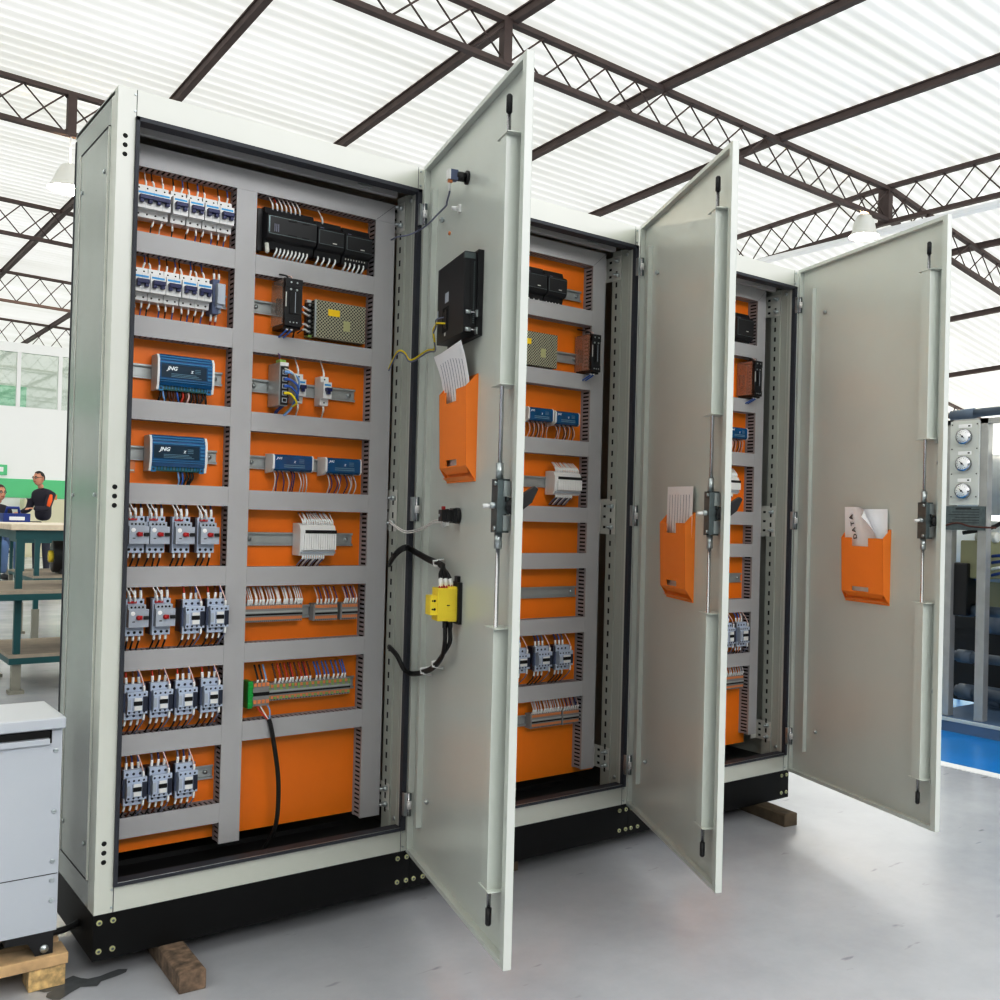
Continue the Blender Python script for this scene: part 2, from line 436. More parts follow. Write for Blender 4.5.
    for z in rw['L']:
        d = MB(); finger_duct(d, 'x', .045, rw['mid'][0] - .0015, z - hz, z); d.build('cable_duct', root)
    for z in rw['Rr']:
        d = MB(); finger_duct(d, 'x', rw['mid'][1] + .0015, rw['right'][0] - .0015, z - hz, z); d.build('cable_duct', root)
    return root

def din_rail(root, x0, x1, z, f=.012):
    r = MB(); h = .0175
    r.fbox(x0, x1, .0005, .002, z - .0125, z + .0125, 'rail')
    for s in (-1, 1):
        r.fbox(x0, x1, .0005, .009, z + s * .0125 - .0008, z + s * .0125 + .0008, 'rail')
        r.fbox(x0, x1, .0075, .009, z + (s * .0125 if s > 0 else -h), z + (h if s > 0 else -.0125), 'rail')
    for x in (x0 + .018, x1 - .018): r.cyl((x, -.002, z), (x, -.007, z), .0055, 'zinc', 8)
    o = r.build('din_rail', root, (0, PY, 0)); return o

def make_door(k, root):
    """door frame: x runs from free edge back to the hinge (x = -u), y = inner side, z up"""
    a = R(ANG[k]); o = MB(); w = .78
    o.box(-w, 0, -.0175, -.016, 0, H, 'door_cream')
    for u0, u1 in ((0, .012), (w - .022, w)): o.box(-u1, -u0, -.016, 0, 0, H, 'door_cream')
    for z0, z1 in ((0, .012), (H - .012, H)): o.box(-w + .022, -.012, -.016, 0, z0, z1, 'door_cream')
    for uu, zz in ((.75, 1.12), (.75, .42), (.155, 1.69), (.155, .176)):
        o.cyl((-uu, -.016, zz), (-uu, -.004, zz), .004, 'zinc', 8); o.cyl((-uu, -.012, zz), (-uu, -.007, zz), .0075, 'zinc', 6)
    if k == 0: pass
    door = o.build('door', root, (W - .0196, -.0101, 0), (0, 0, a), bevel=.0012)
    b = MB(); b.box(-.092, -.085, -.016, -.001, .09, 1.79, 'door_cream'); b.box(-.085, -.072, -.016, -.013, .09, 1.79, 'door_cream'); b.build('stiffening_strip', door)
    def cover(z0, z1):
        c = MB(); c.box(-.735, -.697, -.016, .0235, z0, z1, 'door_cream')
        for z in (z0, z1): c.box(-.750, -.684, -.016, .026, z - .0012, z + .0012, 'door_cream')
        c.box(-.748, -.736, -.016, -.006, z0 - .012, z0 - .001, 'door_cream')
        c.build('rod_cover', door, bevel=.0008)
    cover(1.192, 1.714); cover(.150, .688)
    for z0, z1, c0, c1 in ((.997, 1.78, 1.766, 1.804), (.09, .886, .070, .106)):
        r = MB(); zl, zh = min(z0, c0), max(z1, c1)
        r.cyl((-.715, .0115, z0), (-.715, .0115, z1), .0046, 'steel', 10)
        if c0 > 1: r.tube([(-.715, .0115, c0), (-.715, .0115, c1 - .004), (-.715, .0115, c1)], [.0066, .0066, .004], 'black', 10)
        else: r.tube([(-.715, .0115, c0), (-.715, .0115, c0 + .004), (-.715, .0115, c1)], [.004, .0066, .0066], 'black', 10)
        zz = .997 if z0 > .9 else .886
        s = 1 if z0 > .9 else -1
        r.cyl((-.715, .0115, zz), (-.715, .0115, zz + s * .034), .0085, 'zinc', 8)
        r.build('locking_rod', door)
    l = MB()
    l.box(-.740, -.737, -.002, .024, .886, .997, 'zinc_dark'); l.box(-.737, -.704, .021, .024, .886, .997, 'zinc_dark'); l.box(-.706, -.703, -.002, .024, .886, .997, 'zinc_dark')
    for z0, z1 in ((.886, .889), (.994, .997)): l.box(-.740, -.703, -.002, .024, z0, z1, 'zinc_dark')
    for zz, s in ((.977, 1), (.906, -1)):
        l.box(-.7435, -.7405, -.004, .012, zz - .016, zz + .016, 'zinc'); l.box(-.7435, -.7405, -.016, .004, zz - s * .016 - .0012, zz - s * .016 + .0012, 'offwhite'); l.box(-.757, -.7405, -.0165, -.0145, zz - s * .016 - .006, zz - s * .016 + .006, 'offwhite')
    l.cyl((-.72, -.016, .942), (-.72, -.004, .942), .017, 'black', 14); l.cyl((-.752, -.008, .940), (-.742, -.008, .940), .016, 'black', 14)
    l.cyl((-.722, .018, .942), (-.722, .034, .942), .007, 'zinc', 10); l.tube([(-.722, .028, .942), (-.718, .038, .941), (-.716, .047, .940)], [.0045, .0045, .0055], 'white_dev', 8)
    for zz in (.895, .988): l.cyl((-.73, .024, zz), (-.73, .028, zz), .005, 'zinc', 8)
    l.box(-.7405, -.7395, .004, .008, .905, .925, 'hole'); l.box(-.7405, -.7395, .004, .008, .95, .962, 'hole')
    l.build('lock_case', door)
    h = MB()  # swing handle on the outside, folded out
    h.box(-.735, -.695, -.034, -.0175, .86, .98, 'black')
    h.prism([(-.034, .93), (-.060, .950), (-.074, .980), (-.066, .986), (-.03, .962)], 'x', -.722, -.706, 'black')
    h.build('swing_handle', door, bevel=.002)
    return door

CABS = [make_cabinet(k) for k in range(3)]
DOORS = [make_door(k, CABS[k]) for k in range(3)]

def door_thing(k, u, z, name, label, cat, n=-.016, group=None):
    a = R(ANG[k]); ox, oy = W * (k + 1) - .0196, -.0101
    P = (ox - u * math.cos(a) - n * math.sin(a), oy - u * math.sin(a) + n * math.cos(a), z)
    return thing(name, label, cat, P, (0, 0, a), group)
def to_door(k, u, z, P, n=-.016):
    """world point -> local coords of a thing placed with door_thing(k,u,z)"""
    a = R(ANG[k]); ox, oy = W * (k + 1) - .0196, -.0101
    bx, by = ox - u * math.cos(a) - n * math.sin(a), oy - u * math.sin(a) + n * math.cos(a)
    dx, dy = P[0] - bx, P[1] - by
    return (dx * math.cos(a) + dy * math.sin(a), -dx * math.sin(a) + dy * math.cos(a), P[2] - z)

# ================================================================== DEVICES (local: x right, y into the cabinet, z up; plate at y=0)
def dev(k, x, z, name, label, cat, group=None):
    return thing(name, label, cat, (k * W + x, PY, z), (0, 0, 0), group)

def breaker(k, x, z, label, poles=2, pw=.018, colours=('black_wire', 'blue_wire'), wires=True, group='miniature circuit breakers', up=.058, down=.058):
    t = dev(k, x, z, 'circuit_breaker', label, 'circuit breaker', group); w = pw * poles / 2 - .0004
    b = MB()
    b.prism([(-.008, -.039), (-.044, -.039), (-.046, -.022), (-.066, -.0215), (-.066, .0225), (-.046, .023), (-.044, .039), (-.008, .039)], 'x', -w, w, 'white_dev')
    b.fbox(-w + .003, w - .003, .066, .0664, .0125, .0170, 'sky_blue')
    for i in range(poles):
        xx = (i - (poles - 1) / 2) * pw
        for zz in (-.031, .031): b.cyl((xx, -.0445, zz), (xx, -.0452, zz), .0022, 'hole', 8)
        if i: b.fbox(xx - pw / 2 - .0003, xx - pw / 2 + .0003, .066, .0662, -.021, .022, 'grey_dev')
    b.build('body', t, bevel=.0008)
    g = MB(); tw = w - .004
    g.fbox(-tw, tw, .066, .080, -.003, .0065, 'navy')
    for i in range(poles):
        xx = (i - (poles - 1) / 2) * pw; g.fbox(xx - .0042, xx + .0042, .066, .077, -.0105, 0, 'navy')
    g.build('toggle', t, bevel=.0008)
    if wires:
        for i in range(poles):
            xx = (i - (poles - 1) / 2) * pw
            for s in (1, -1):
                if random.random() < .08: continue
                c = colours[i % len(colours)]
                j = random.uniform(-.003, .003)
                wire(t, [(xx, -.03, s * .038), (xx + j, -.032, s * .05), (xx + j * 2, -.028, s * (up if s > 0 else down)), (xx + j * 2, -.02, s * ((up if s > 0 else down) + .02))], .0016, c, 'white', .017, .0026)
    return t

def contactor(k, x, z, label, group, w=.05, h=.084, side='mid_blue_dev', top=('red_wire', 'brown_wire', 'blue_wire'), extra=True):
    t = dev(k, x, z, 'contactor', label, 'contactor', group); a = w / 2; q = h / 2
    b = MB(); b.fbox(-a - .001, a - .002, .006, .045, -q + .003, q - .003, 'dark_blue_dev'); b.fbox(-a, a - .001, .045, .054, -q + .001, q - .001, side); b.build('base', t, bevel=.001)
    f = MB()
    f.fbox(-a, a - .006, .045, .060, q - .020, q, 'light_blue_dev'); f.fbox(-a, a - .006, .045, .060, -q, -q + .018, 'light_blue_dev')
    f.fbox(-a + .004, a, .050, .071, q - .031, q - .017, 'light_blue_dev'); f.fbox(-a + .004, a, .050, .071, -q + .014, -q + .024, 'light_blue_dev')
    f.fbox(-a + .004, a - .012, .050, .075, -q + .022, q - .029, 'light_blue_dev')
    f.fbox(-a + .0045, -a + .012, .075, .0756, -q + .027, q - .034, 'grey_dev'); f.fbox(-a + .0155, -a + .0163, .075, .0757, -q + .024, q - .031, 'mid_blue_dev')
    f.fbox(-a + .0185, a - .0145, .075, .0775, .0035, q - .031, 'white_dev'); f.fbox(-a + .0185, a - .0145, .075, .0775, -q + .024, -.0075, 'white_dev')
    f.fbox(-a + .0175, a - .0130, .0745, .0762, -.0068, .0028, 'hole')
    for i in range(3):
        xx = -a + .0075 + i * .0145
        for zz in (q - .010, -q + .009): f.cyl((xx, -.060, zz), (xx, -.0606, zz), .0032, 'dark_blue_dev', 8)
    for i in range(4):
        xx = -a + .009 + i * .0112
        for zz in (q - .024, -q + .019): f.cyl((xx, -.071, zz), (xx, -.0716, zz), .0025, 'dark_blue_dev', 8)
    f.build('face', t, bevel=.0009)
    g = MB(); g.fbox(a - .0115, a - .0005, .050, .073, -q + .020, q - .029, 'navy' if False else 'dark_blue_dev'); g.build('coil_block', t, bevel=.001)
    for i in range(3):
        xx = -a + .0075 + i * .0145; j = random.uniform(-.002, .002)
        wire(t, [(xx, -.045, q - .003), (xx + j, -.046, q + .012), (xx + j, -.042, q + .025), (xx + 2 * j, -.025, q + .045)], .0024, top[i % 3], 'white', .017, .0036)
        wire(t, [(xx, -.045, -q + .003), (xx - .003, -.048, -q - .012), (xx - .008, -.044, -q - .026), (xx - .012, -.025, -q - .044)], .0022, ('black_wire', 'brown_wire', 'black_wire')[i], 'white', .016, .003)
    if extra:
        xx = a - .008
        wire(t, [(xx, -.064, q - .020), (xx, -.068, q - .008), (xx - .004, -.062, q + .012), (xx - .012, -.04, q + .045)], .0018, 'pink_wire', 'white', .016, .003)
        wire(t, [(xx + .002, -.064, -q + .015), (xx, -.066, -q - .002), (xx - .006, -.058, -q - .018), (xx - .012, -.03, -q - .042)], .0018, 'grey_wire', 'white', .015, .003)
    return t

def starter(k, x, z, label, group, w=.048, h=.088):
    t = dev(k, x, z, 'motor_starter', label, 'motor starter', group); a = w / 2; q = h / 2
    b = MB(); b.fbox(-a - .001, a - .004, .006, .040, -q, q, 'dark_blue_dev'); b.fbox(-a, a - .006, .040, .056, -q, q, 'light_blue_dev')
    for i in range(3):
        xx = -a + .008 + i * .0135
        for zz in (q - .007, -q + .008): b.cyl((xx, -.056, zz), (xx, -.0566, zz), .0034, 'hole', 8)
    b.build('base', t, bevel=.001)
    f = MB(); f.fbox(-a + .003, a, .050, .076, -q + .022, q - .024, 'grey_dev'); f.fbox(-a + .003, a - .004, .050, .066, q - .025, q - .013, 'grey_dev')
    for i in range(4): f.cyl((-a + .011 + i * .0085, -.066, q - .019), (-a + .011 + i * .0085, -.0666, q - .019), .0024, 'hole', 8)
    f.cyl((-a + .012, -.076, .011), (-a + .012, -.0765, .011), .0052, 'white', 14)
    f.fbox(-a + .011, -a + .017, .076, .0764, -.0095, -.0075, 'hole')
    f.build('face', t, bevel=.001)
    g = MB(); g.tube([(a - .0235, -.076, .001), (a - .0235, -.083, .001)], [.0058, .0052], 'red', 12); g.fbox(a - .0225, a - .0155, .076, .080, -.0035, .0055, 'red'); g.build('stop_button', t)
    g = MB(); g.fbox(a - .0125, a - .001, .076, .082, -.0032, .0050, 'black'); g.build('start_button', t, bevel=.001)
    for i in range(3):
        xx = -a + .008 + i * .0135
        wire(t, [(xx + .002, -.042, q - .002), (xx + .002, -.044, q + .012), (xx + .002, -.03, q + .042)], .0024, ('black_wire', 'brown_wire', 'dark_blue_wire')[i], 'white', .016, .0036)
        wire(t, [(xx, -.045, -q + .002), (xx - .001, -.047, -q - .012), (xx - .002 + random.uniform(-.003, .003), -.028, -q - .036)], .0022, 'black_wire', 'white', .014, .0033)
    for i in range(2):
        xx = -a + .009 + i * .011
        wire(t, [(xx, -.058, q - .006), (xx - .002, -.064, q + .008), (xx - .006 - i * .002, -.05, q + .024), (xx - .010, -.03, q + .046)], .002, 'white_wire', 'white', .014, .003)
    m = MB(); m.fbox(-a + .005, -a + .024, .052, .0595, q - .010, q - .005, 'red'); m.build('terminal_marker', t)
    return t

def blue_module(k, x, z, label, wires):
    t = dev(k, x, z, 'power_supply', label, 'power supply', 'blue covered power supplies'); a = .0625; q = .0435
    b = MB()
    for s in (-1, 1):
        x0, x1 = (s * a, s * (a + .006))
        b.prism([(-.006, -q), (-.050, -q), (-.056, -q + .02), (-.058, .0), (-.056, q - .012), (-.048, q), (-.006, q)], 'x', min(x0, x1), max(x0, x1), 'white_dev')
    b.fbox(-a, a, .006, .02, -q + .004, q - .004, 'white_dev'); b.build('end_frame', t, bevel=.001)
    c = MB()
    c.prism([(-.018, -q + .012), (-.054, -q + .012), (-.056, -.015), (-.056, .018), (-.052, .030), (-.050, .034), (-.046, .040), (-.042, .045), (-.018, .045)], 'x', -a, a, 'module_blue')
    for zz, ff in ((.0225, .0555), (.031, .0525), (.038, .048)): c.fbox(-a, a, ff - .002, ff + .0012, zz, zz + .0035, 'module_cyan')
    for zz in (-.017, -.022): c.fbox(-a, a, .054, .0572, zz, zz + .0015, 'module_cyan')
    c.fbox(-a + .004, a - .014, .0558, .0566, -.012, .020, 'label_dark')
    for i in range(4): c.fbox(a - .012, a - .001, .055, .0585, -.012 + i * .009, -.007 + i * .009, 'module_cyan')
    text(c, 'JNG', .013, 'text_white', front(-.034, .0570, .010), .3, .0006)
    text(c, '\u26a1' if False else 'z', .013, 'text_white', front(.013, .0570, .007), .2, .0004)
    for i in range(3): c.fbox(.020, .034, .0567, .0569, .003 + i * .004, .0045 + i * .004, 'text_soft')
    for i in range(3): c.fbox(-.036, .036 - i * .006, .0567, .0569, -.010 + i * .0035, -.0085 + i * .0035, 'text_soft')
    c.build('cover', t, bevel=.0006)
    s = MB(); s.fbox(-a + .002, a - .002, .018, .047, -q + .001, -q + .016, 'module_green')
    for i in range(16): s.fbox(-a + .010 + i * .0071, -a + .0133 + i * .0071, .047, .0478, -q + .004, -q + .013, 'module_cyan' if i % 3 else 'text_soft')
    for s_ in (-1, 1):
        s.fbox(s_ * a - .011 if s_ > 0 else -a, s_ * a if s_ > 0 else -a + .011, .047, .050, -q - .002, -q + .012, 'module_cyan'); s.cyl((s_ * (a - .0055), -.050, -q + .005), (s_ * (a - .0055), -.0505, -q + .005), .003, 'dark_blue_dev', 8)
    s.build('terminal_strip', t, bevel=.0006)
    for xx, c_ in wires:
        wire(t, [(xx, -.036, -q + .002), (xx + .001, -.04, -q - .012), (xx + random.uniform(-.006, .006), -.036, -q - .026), (xx + random.uniform(-.006, .006), -.024, -q - .046)], .0026, c_)
    return t

def relay_module(k, x, z, label, w=.106, purple=True):
    t = dev(k, x, z, 'relay_module', label, 'relay module', 'small blue relay modules'); a = w / 2; q = .022
    b = MB()
    b.prism([(-.006, -q - .006), (-.045, -q - .003), (-.060, -q + .006), (-.061, q - .006), (-.055, q), (-.006, q + .002)], 'x', -a, -a + .006, 'white_dev')
    b.prism([(-.006, -q), (-.052, -q), (-.060, -q + .006), (-.060, q - .006), (-.054, q), (-.006, q)], 'x', a - .004, a, 'white_dev')
    b.fbox(-a + .006, a - .004, .006, .03, -q, q, 'white_dev'); b.build('housing', t, bevel=.0008)
    c = MB(); c.prism([(-.03, -q + .001), (-.052, -q + .001), (-.0585, -q + .006), (-.0585, q - .006), (-.053, q - .001), (-.03, q - .001)], 'x', -a + .006, a - .004, 'module_blue')
    text(c, 'JNG', .008, 'text_white', front(-a + .018, .0588, .011), .3, .0003); text(c, 'z', .011, 'text_white', front(.004, .0588, .004), .2, .0003)
    for i in range(3): c.fbox(.016, .030, .0586, .0588, .001 + i * .004, .0025 + i * .004, 'text_soft')
    for i in range(2): c.fbox(-.025, .032, .0586, .0588, -.012 + i * .005, -.0095 + i * .005, 'text_soft')
    c.build('cover', t)
    n = 9
    cs = ['white_wire', 'purple_wire', 'purple_wire', 'white_wire', 'purple_wire', 'dark_blue_wire', 'white_wire', 'pink_wire', 'white_wire'] if purple else ['pink_wire', 'brown_wire'] * 5
    for i in range(n):
        xx = -a + .014 + i * (w - .026) / (n - 1) + random.uniform(-.003, .003)
        wire(t, [(xx, -.03, -q + .002), (xx, -.044, -q - .008), (xx + random.uniform(-.004, .008), -.042, -q - .03), (xx + random.uniform(-.002, .008), -.028, -q - .056)], .0016, cs[i])
    return t

def plc(k, x0, x1, z, label, kind, cat, up=0, down=8, h=.100, led=False):
    t = dev(k, (x0 + x1) / 2, z, kind, label, cat, 'black controller modules'); a = (x1 - x0) / 2 - .0006; q = h / 2
    b = MB()
    b.prism([(-.006, -q), (-.040, -q), (-.046, -q + .02), (-.060, -q + .024), (-.066, -q + .034), (-.066, q - .026), (-.060, q - .02), (-.046, q - .016), (-.040, q), (-.006, q)], 'x', -a, a, 'black_dev')
    b.build('body', t, bevel=.0012)
    c = MB()
    z0, z1 = -q + .034, q - .026
    c.fbox(-a + .004, a - .002, .066, .067, z1 - .0022, z1 - .001, 'zinc_dark'); c.fbox(-a + .004, a - .002, .066, .067, z0 + .001, z0 + .0022, 'zinc_dark')
    if a > .05:
        c.fbox(-a + .002, -a + .006, .066, .068, z0 + .004, z1 - .002, 'zinc_dark')
        for zz in (z1 - .0065, z0 + .0055): 
            c.fbox(-.012, .012, .066, .0668, zz - .0012, zz + .0012, 'hole'); c.fbox(.026, .045, .066, .0668, zz - .0012, zz + .0012, 'hole')
        for i in range(3): c.fbox(-a + .018 + i * .005, -a + .020 + i * .005, .066, .0665, -.012, .008, 'text_grey')
    else:
        c.fbox(-a + .003, -a + .0045, .066, .067, z0 + .002, z1 - .002, 'zinc_dark'); c.fbox(.004, .016, .066, .0665, -.010, -.007, 'offwhite')
        c.fbox(-a + .006, -a + .016, .066, .0665, z1 + .003, z1 + .005, 'text_grey')
    if led:
        for i in range(8): c.fbox(-a + .008 + i * .008, -a + .011 + i * .008, .0465, .0475, -q + .012, -q + .016, 'offwhite')
    c.build('front_plate', t)
    if a > .05 or led:
        d = MB(); d.fbox(a - .02, a - .008, .004, .016, -q - .012, -q, 'black'); d.build('rail_clip', t)
    if a > .05:
        d = MB(); d.fbox(-a - .013, -a, .004, .030, -q - .006, q - .004, 'black'); d.build('end_clamp', t, bevel=.001)
        d = MB(); d.tube([(-a + .006, -.046, -q + .012), (-a + .006, -.052, -q - .010), (-a + .005, -.050, -q - .014)], [.006, .006, .003], 'offwhite', 8); d.build('plug', t)
    for i in range(up):
        xx = -a + .022 + i * (2 * a - .06) / max(1, up - 1)
        wire(t, [(xx, -.04, q - .004), (xx - .003, -.045, q + .008), (xx - .010, -.03, q + .034)], .0019, 'red_wire' if i == 1 else 'white_wire', 'white', .018, .0026)
    for i in range(down):
        xx = -a + .035 + i * (2 * a - .05) / max(1, down - 1) if a > .05 else -a + .012 + i * (2 * a - .026) / max(1, down - 1)
        wire(t, [(xx, -.040, -q + .006), (xx - .004, -.047, -q - .006), (xx - .012, -.030, -q - .030)], .0017, ('red_wire', 'pink_wire', 'white_wire', 'dark_blue_wire')[i % 4], 'white', .024, .0026)
    return t

def covered_relay(k, x, z, label, w=.046, h=.132, cover='cover_clear'):
    t = dev(k, x, z, 'covered_relay', label, 'relay', 'relays under clear covers'); a = w / 2; q = h / 2
    b = MB()
    b.fbox(-a, a, .072, .092, -q + .014, q - .014, 'black_dev'); b.fbox(-a, a, .084, .094, q - .026, q - .004, 'black_dev'); b.fbox(-a, a, .084, .094, -q + .006, -q + .026, 'black_dev')
    b.fbox(-a, a, .012, .084, -q, -q + .012, 'black'); b.fbox(-a, a, .012, .084, q - .010, q - .002, 'black'); b.fbox(-a + .010, a - .010, .006, .016, -.022, .022, 'black')
    b.fbox(-a + .012, a - .01, .092, .096, -.028, .030, 'black'); b.fbox(-a + .001, -a + .004, .092, .0935, -.012, .026, 'offwhite'); b.fbox(.002, .004, .096, .0968, -.026, .028, 'grey_dev')
    for xx in (-.008, .008): b.cyl((xx, -.092, .034), (xx, -.094, .034), .003, 'zinc', 8); b.cyl((xx, -.094, q - .014), (xx, -.0955, q - .014), .0026, 'zinc', 8)
    for xx in (-.009, 0, .009): b.cyl((xx, -.094, -q + .015), (xx, -.0955, -q + .015), .0022, 'zinc', 8)
    b.build('body', t, bevel=.0012)
    c = MB(); c.box(-a - .002, -a - .0005, -.080, -.006, -q + .010, q - .004, cover); c.box(-a - .002, a, -.080, -.0785, q - .005, q - .003, cover); c.build('clear_cover', t)
    for i in range(2):
        wire(t, [(-.008 + i * .012, -.07, -q + .004), (-.012 + i * .012, -.08, -q - .004), (-.02 + i * .012, -.05, -q - .02)], .0024, 'blue_wire', 'white', .012, .0034)
        wire(t, [(-.006 + i * .01, -.06, q - .008), (-.012 + i * .012, -.074, q + .004), (-.03 + i * .03, -.03, q + .016)], .0022, 'pink_wire' if i else 'black_wire')
    wire(t, [(a - .004, -.07, q - .014), (a + .008, -.06, .03), (a + .004, -.05, -.03), (a + .006, -.02, -q - .02)], .0022, 'black_wire')
    return t

def power_supply_metal(k, x0, x1, z, label, h=.1):
    t = dev(k, (x0 + x1) / 2, z, 'metal_power_supply', label, 'power supply', 'perforated metal power supplies'); a = (x1 - x0) / 2; q = h / 2
    b = MB(); b.fbox(-a + .016, a, .002, .036, -q, q, 'perf'); b.fbox(-a, a, .002, .006, -q, q, 'perf')
    b.fbox(-a + .014, -a + .019, .030, .038, -q, q, 'zinc'); b.build('case', t, bevel=.001)
    s = MB(); s.fbox(-a + .052, -a + .086, .0365, .0370, .012, .030, 'sticker_yellow'); s.build('sticker', t)
    s = MB(); s.fbox(a - .066, a - .046, .0365, .0370, -.024, .004, 'brass'); s.build('round_sticker', t)
    m = MB()
    for i in range(6):
        zz = -q + .014 + i * .0145; m.fbox(-a - .002, -a + .014, .006, .022, zz - .006, zz + .006, 'black'); m.cyl((-a + .006, -.022, zz), (-a + .006, -.0235, zz), .0042, 'zinc', 8)
    m.fbox(-a, -a + .012, .006, .018, q - .012, q, 'white_dev'); m.fbox(-a + .002, -a + .013, .006, .024, -q, -q + .006, 'term_green'); m.build('terminal_strip', t)
    for i, c in ((4, 'blue_wire'), (3, 'blue_wire'), (1, 'brown_wire'), (0, 'brown_wire')):
        zz = -q + .014 + i * .0145
        wire(t, [(-a + .002, -.022, zz), (-a - .012, -.028, zz + .004), (-a - .026, -.02, zz + (.012 if i > 2 else -.008))], .002, c, 'white', .018, .003)
    return t

def network_switch(k, x, z, label):
    t = dev(k, x, z, 'network_switch', label, 'network switch'); a = .0115; q = .056
    b = MB(); b.fbox(-a, a, .006, .082, -q, q, 'rail'); b.fbox(-a, a, .082, .086, q - .01, q, 'white_dev'); b.build('case', t, bevel=.001)
    f = MB(); f.fbox(-a + .002, a - .001, .086, .0875, -q + .002, q - .012, 'black')
    for i in range(5): f.fbox(-.006, .007, .0875, .089, -q + .008 + i * .018, -q + .020 + i * .018, 'grey_dev'); f.fbox(-.004, .005, .089, .0893, -q + .010 + i * .018, -q + .018 + i * .018, 'hole')
    f.build('port_plate', t)
    g = MB(); g.fbox(-a + .002, a - .004, .05, .076, q, q + .008, 'term_green'); g.build('power_plug', t)
    for i, c in ((1, 'yellow_wire'), (2, 'blue_wire'), (3, 'blue_wire'), (4, 'light_blue_wire')):
        zz = -q + .014 + i * .018
        wire(t, [(0, -.086, zz), (.014, -.098, zz - .002), (.030 + i * .002, -.092, zz - .022), (.028, -.075, -.055), (.012, -.04, -.082)], .003, c, c, .012, .0042)
    wire(t, [(0, -.086, q - .016), (.02, -.1, q - .03), (.034, -.09, -.01), (.030, -.07, -.05), (.016, -.04, -.082)], .0026, 'offwhite', name='wire')
    wire(t, [(.016, -.07, -.03), (.008, -.07, -.05), (-.002, -.05, -.066), (-.006, -.04, -.082)], .0045, 'dark_blue_wire')
    wire(t, [(-.004, -.062, q + .006), (-.004, -.06, q + .02), (-.003, -.04, q + .03)], .0016, 'purple_wire')
    return t

def io_block(k, x0, x1, z, label, n=14, h=.076):
    t = dev(k, (x0 + x1) / 2, z, 'interface_relay_block', label, 'interface relay block', 'white interface relay blocks'); a = (x1 - x0) / 2; q = h / 2
    b = MB(); b.prism([(-.006, -q - .004), (-.05, -q - .004), (-.056, -q + .010), (-.058, .0), (-.058, q - .012), (-.052, q), (-.036, q + .006), (-.006, q + .006)], 'x', -a - .004, a, 'white_dev')
    b.build('body', t, bevel=.001)
    f = MB(); f.fbox(-a + .01, a + .001, .056, .0625, q - .020, q - .012, 'black')
    w = (2 * a - .006) / n
    for i in range(n): f.fbox(-a + .006 + i * w, -a + .006 + (i + .82) * w, .056, .0645, -q + .012, q - .021, 'white')
    f.fbox(-a, a, .054, .058, -q + .002, -q + .007, 'grey_dev'); f.build('relay_bank', t)
    for i in range(n):
        xx = -a + .008 + i * w
        wire(t, [(xx, -.044, q), (xx - .002, -.048, q + .012), (xx - .008 + random.uniform(-.006, .006), -.028, q + .034)], .0019, 'pink_wire' if i % 5 == 0 else 'white_wire', 'white', .014, .0028)
        if i < 10:
            wire(t, [(xx, -.046, -q), (xx, -.05, -q - .010), (xx - .006, -.04, -q - .022), (xx - .010, -.026, -q - .036)], .002, ('grey_wire', 'black_wire', 'white_wire')[i % 3], 'white', .012, .0028)
    return t

def terminal_block(k, x0, x1, z, label, n, wires=(), h=.046, green=False, group='feed-through terminal blocks', deep=.0355, wr=.0019):
    t = dev(k, (x0 + x1) / 2, z, 'terminal_block', label, 'terminal block', group); a = (x1 - x0) / 2; q = h / 2; w = 2 * a / n
    b = MB(); b.fbox(-a - .004, -a, .004, deep, -q, q, 'term_grey')
    b.fbox(-a, a, .004, .033, -q, q, 'term_grey'); b.fbox(-a, a, .033, .036, -.009, .010, 'term_grey')
    for i in range(n):
        xx = -a + i * w
        b.fbox(xx + w * .1, xx + w * .9, .033, .0345, q - .012, q - .004, 'term_orange'); b.fbox(xx + w * .1, xx + w * .9, .033, .0345, -q + .005, -q + .013, 'term_orange')
        if green and i % 2: b.fbox(xx + w * .1, xx + w * .9, .036, .037, .0055, .0095, 'term_green'); b.fbox(xx + w * .1, xx + w * .9, .033, .0348, q - .012, q - .004, 'term_green'); b.fbox(xx + w * .1, xx + w * .9, .033, .0348, -q + .004, -q + .010, 'term_green')
        b.fbox(xx + w * .2, xx + w * .5, .033, .0336, -q + .001, -q + .003, 'hole')
    b.fbox(-a, a, .036, .0366, -.006, -.0015, 'hole'); b.fbox(-a, a, .036, .0366, .0, .005, 'rail')
    b.build('terminal_row', t)
    for f_, c, ln in wires:
        xx = -a + 2 * a * f_; j = random.uniform(-.003, .003)
        wire(t, [(xx, -.028, q - .004), (xx + j, -.036, q + .010), (xx + j - .002, -.034, q + .024), (xx - .006 + j, -.024, q + ln)], wr, c, 'white', .017, .0032)
    return t

# ---------------------------------------------------------------- cabinet 1 contents
C0 = CABS[0]
for z in (1.648, 1.450): din_rail(C0, .05, .305, z)
for z, x0, x1 in ((1.252, .05, .300), (1.052, .05, .292), (.856, .05, .300), (.656, .05, .305), (.456, .05, .305), (.253, .05, .305)): din_rail(C0, x0, x1, z)
for z, x0, x1 in ((1.648, .365, .69), (1.452, .365, .45), (1.246, .365, .668), (1.046, .365, .672), (.846, .365, .672), (.652, .365, .690), (.449, .372, .688)): din_rail(C0, x0, x1, z)

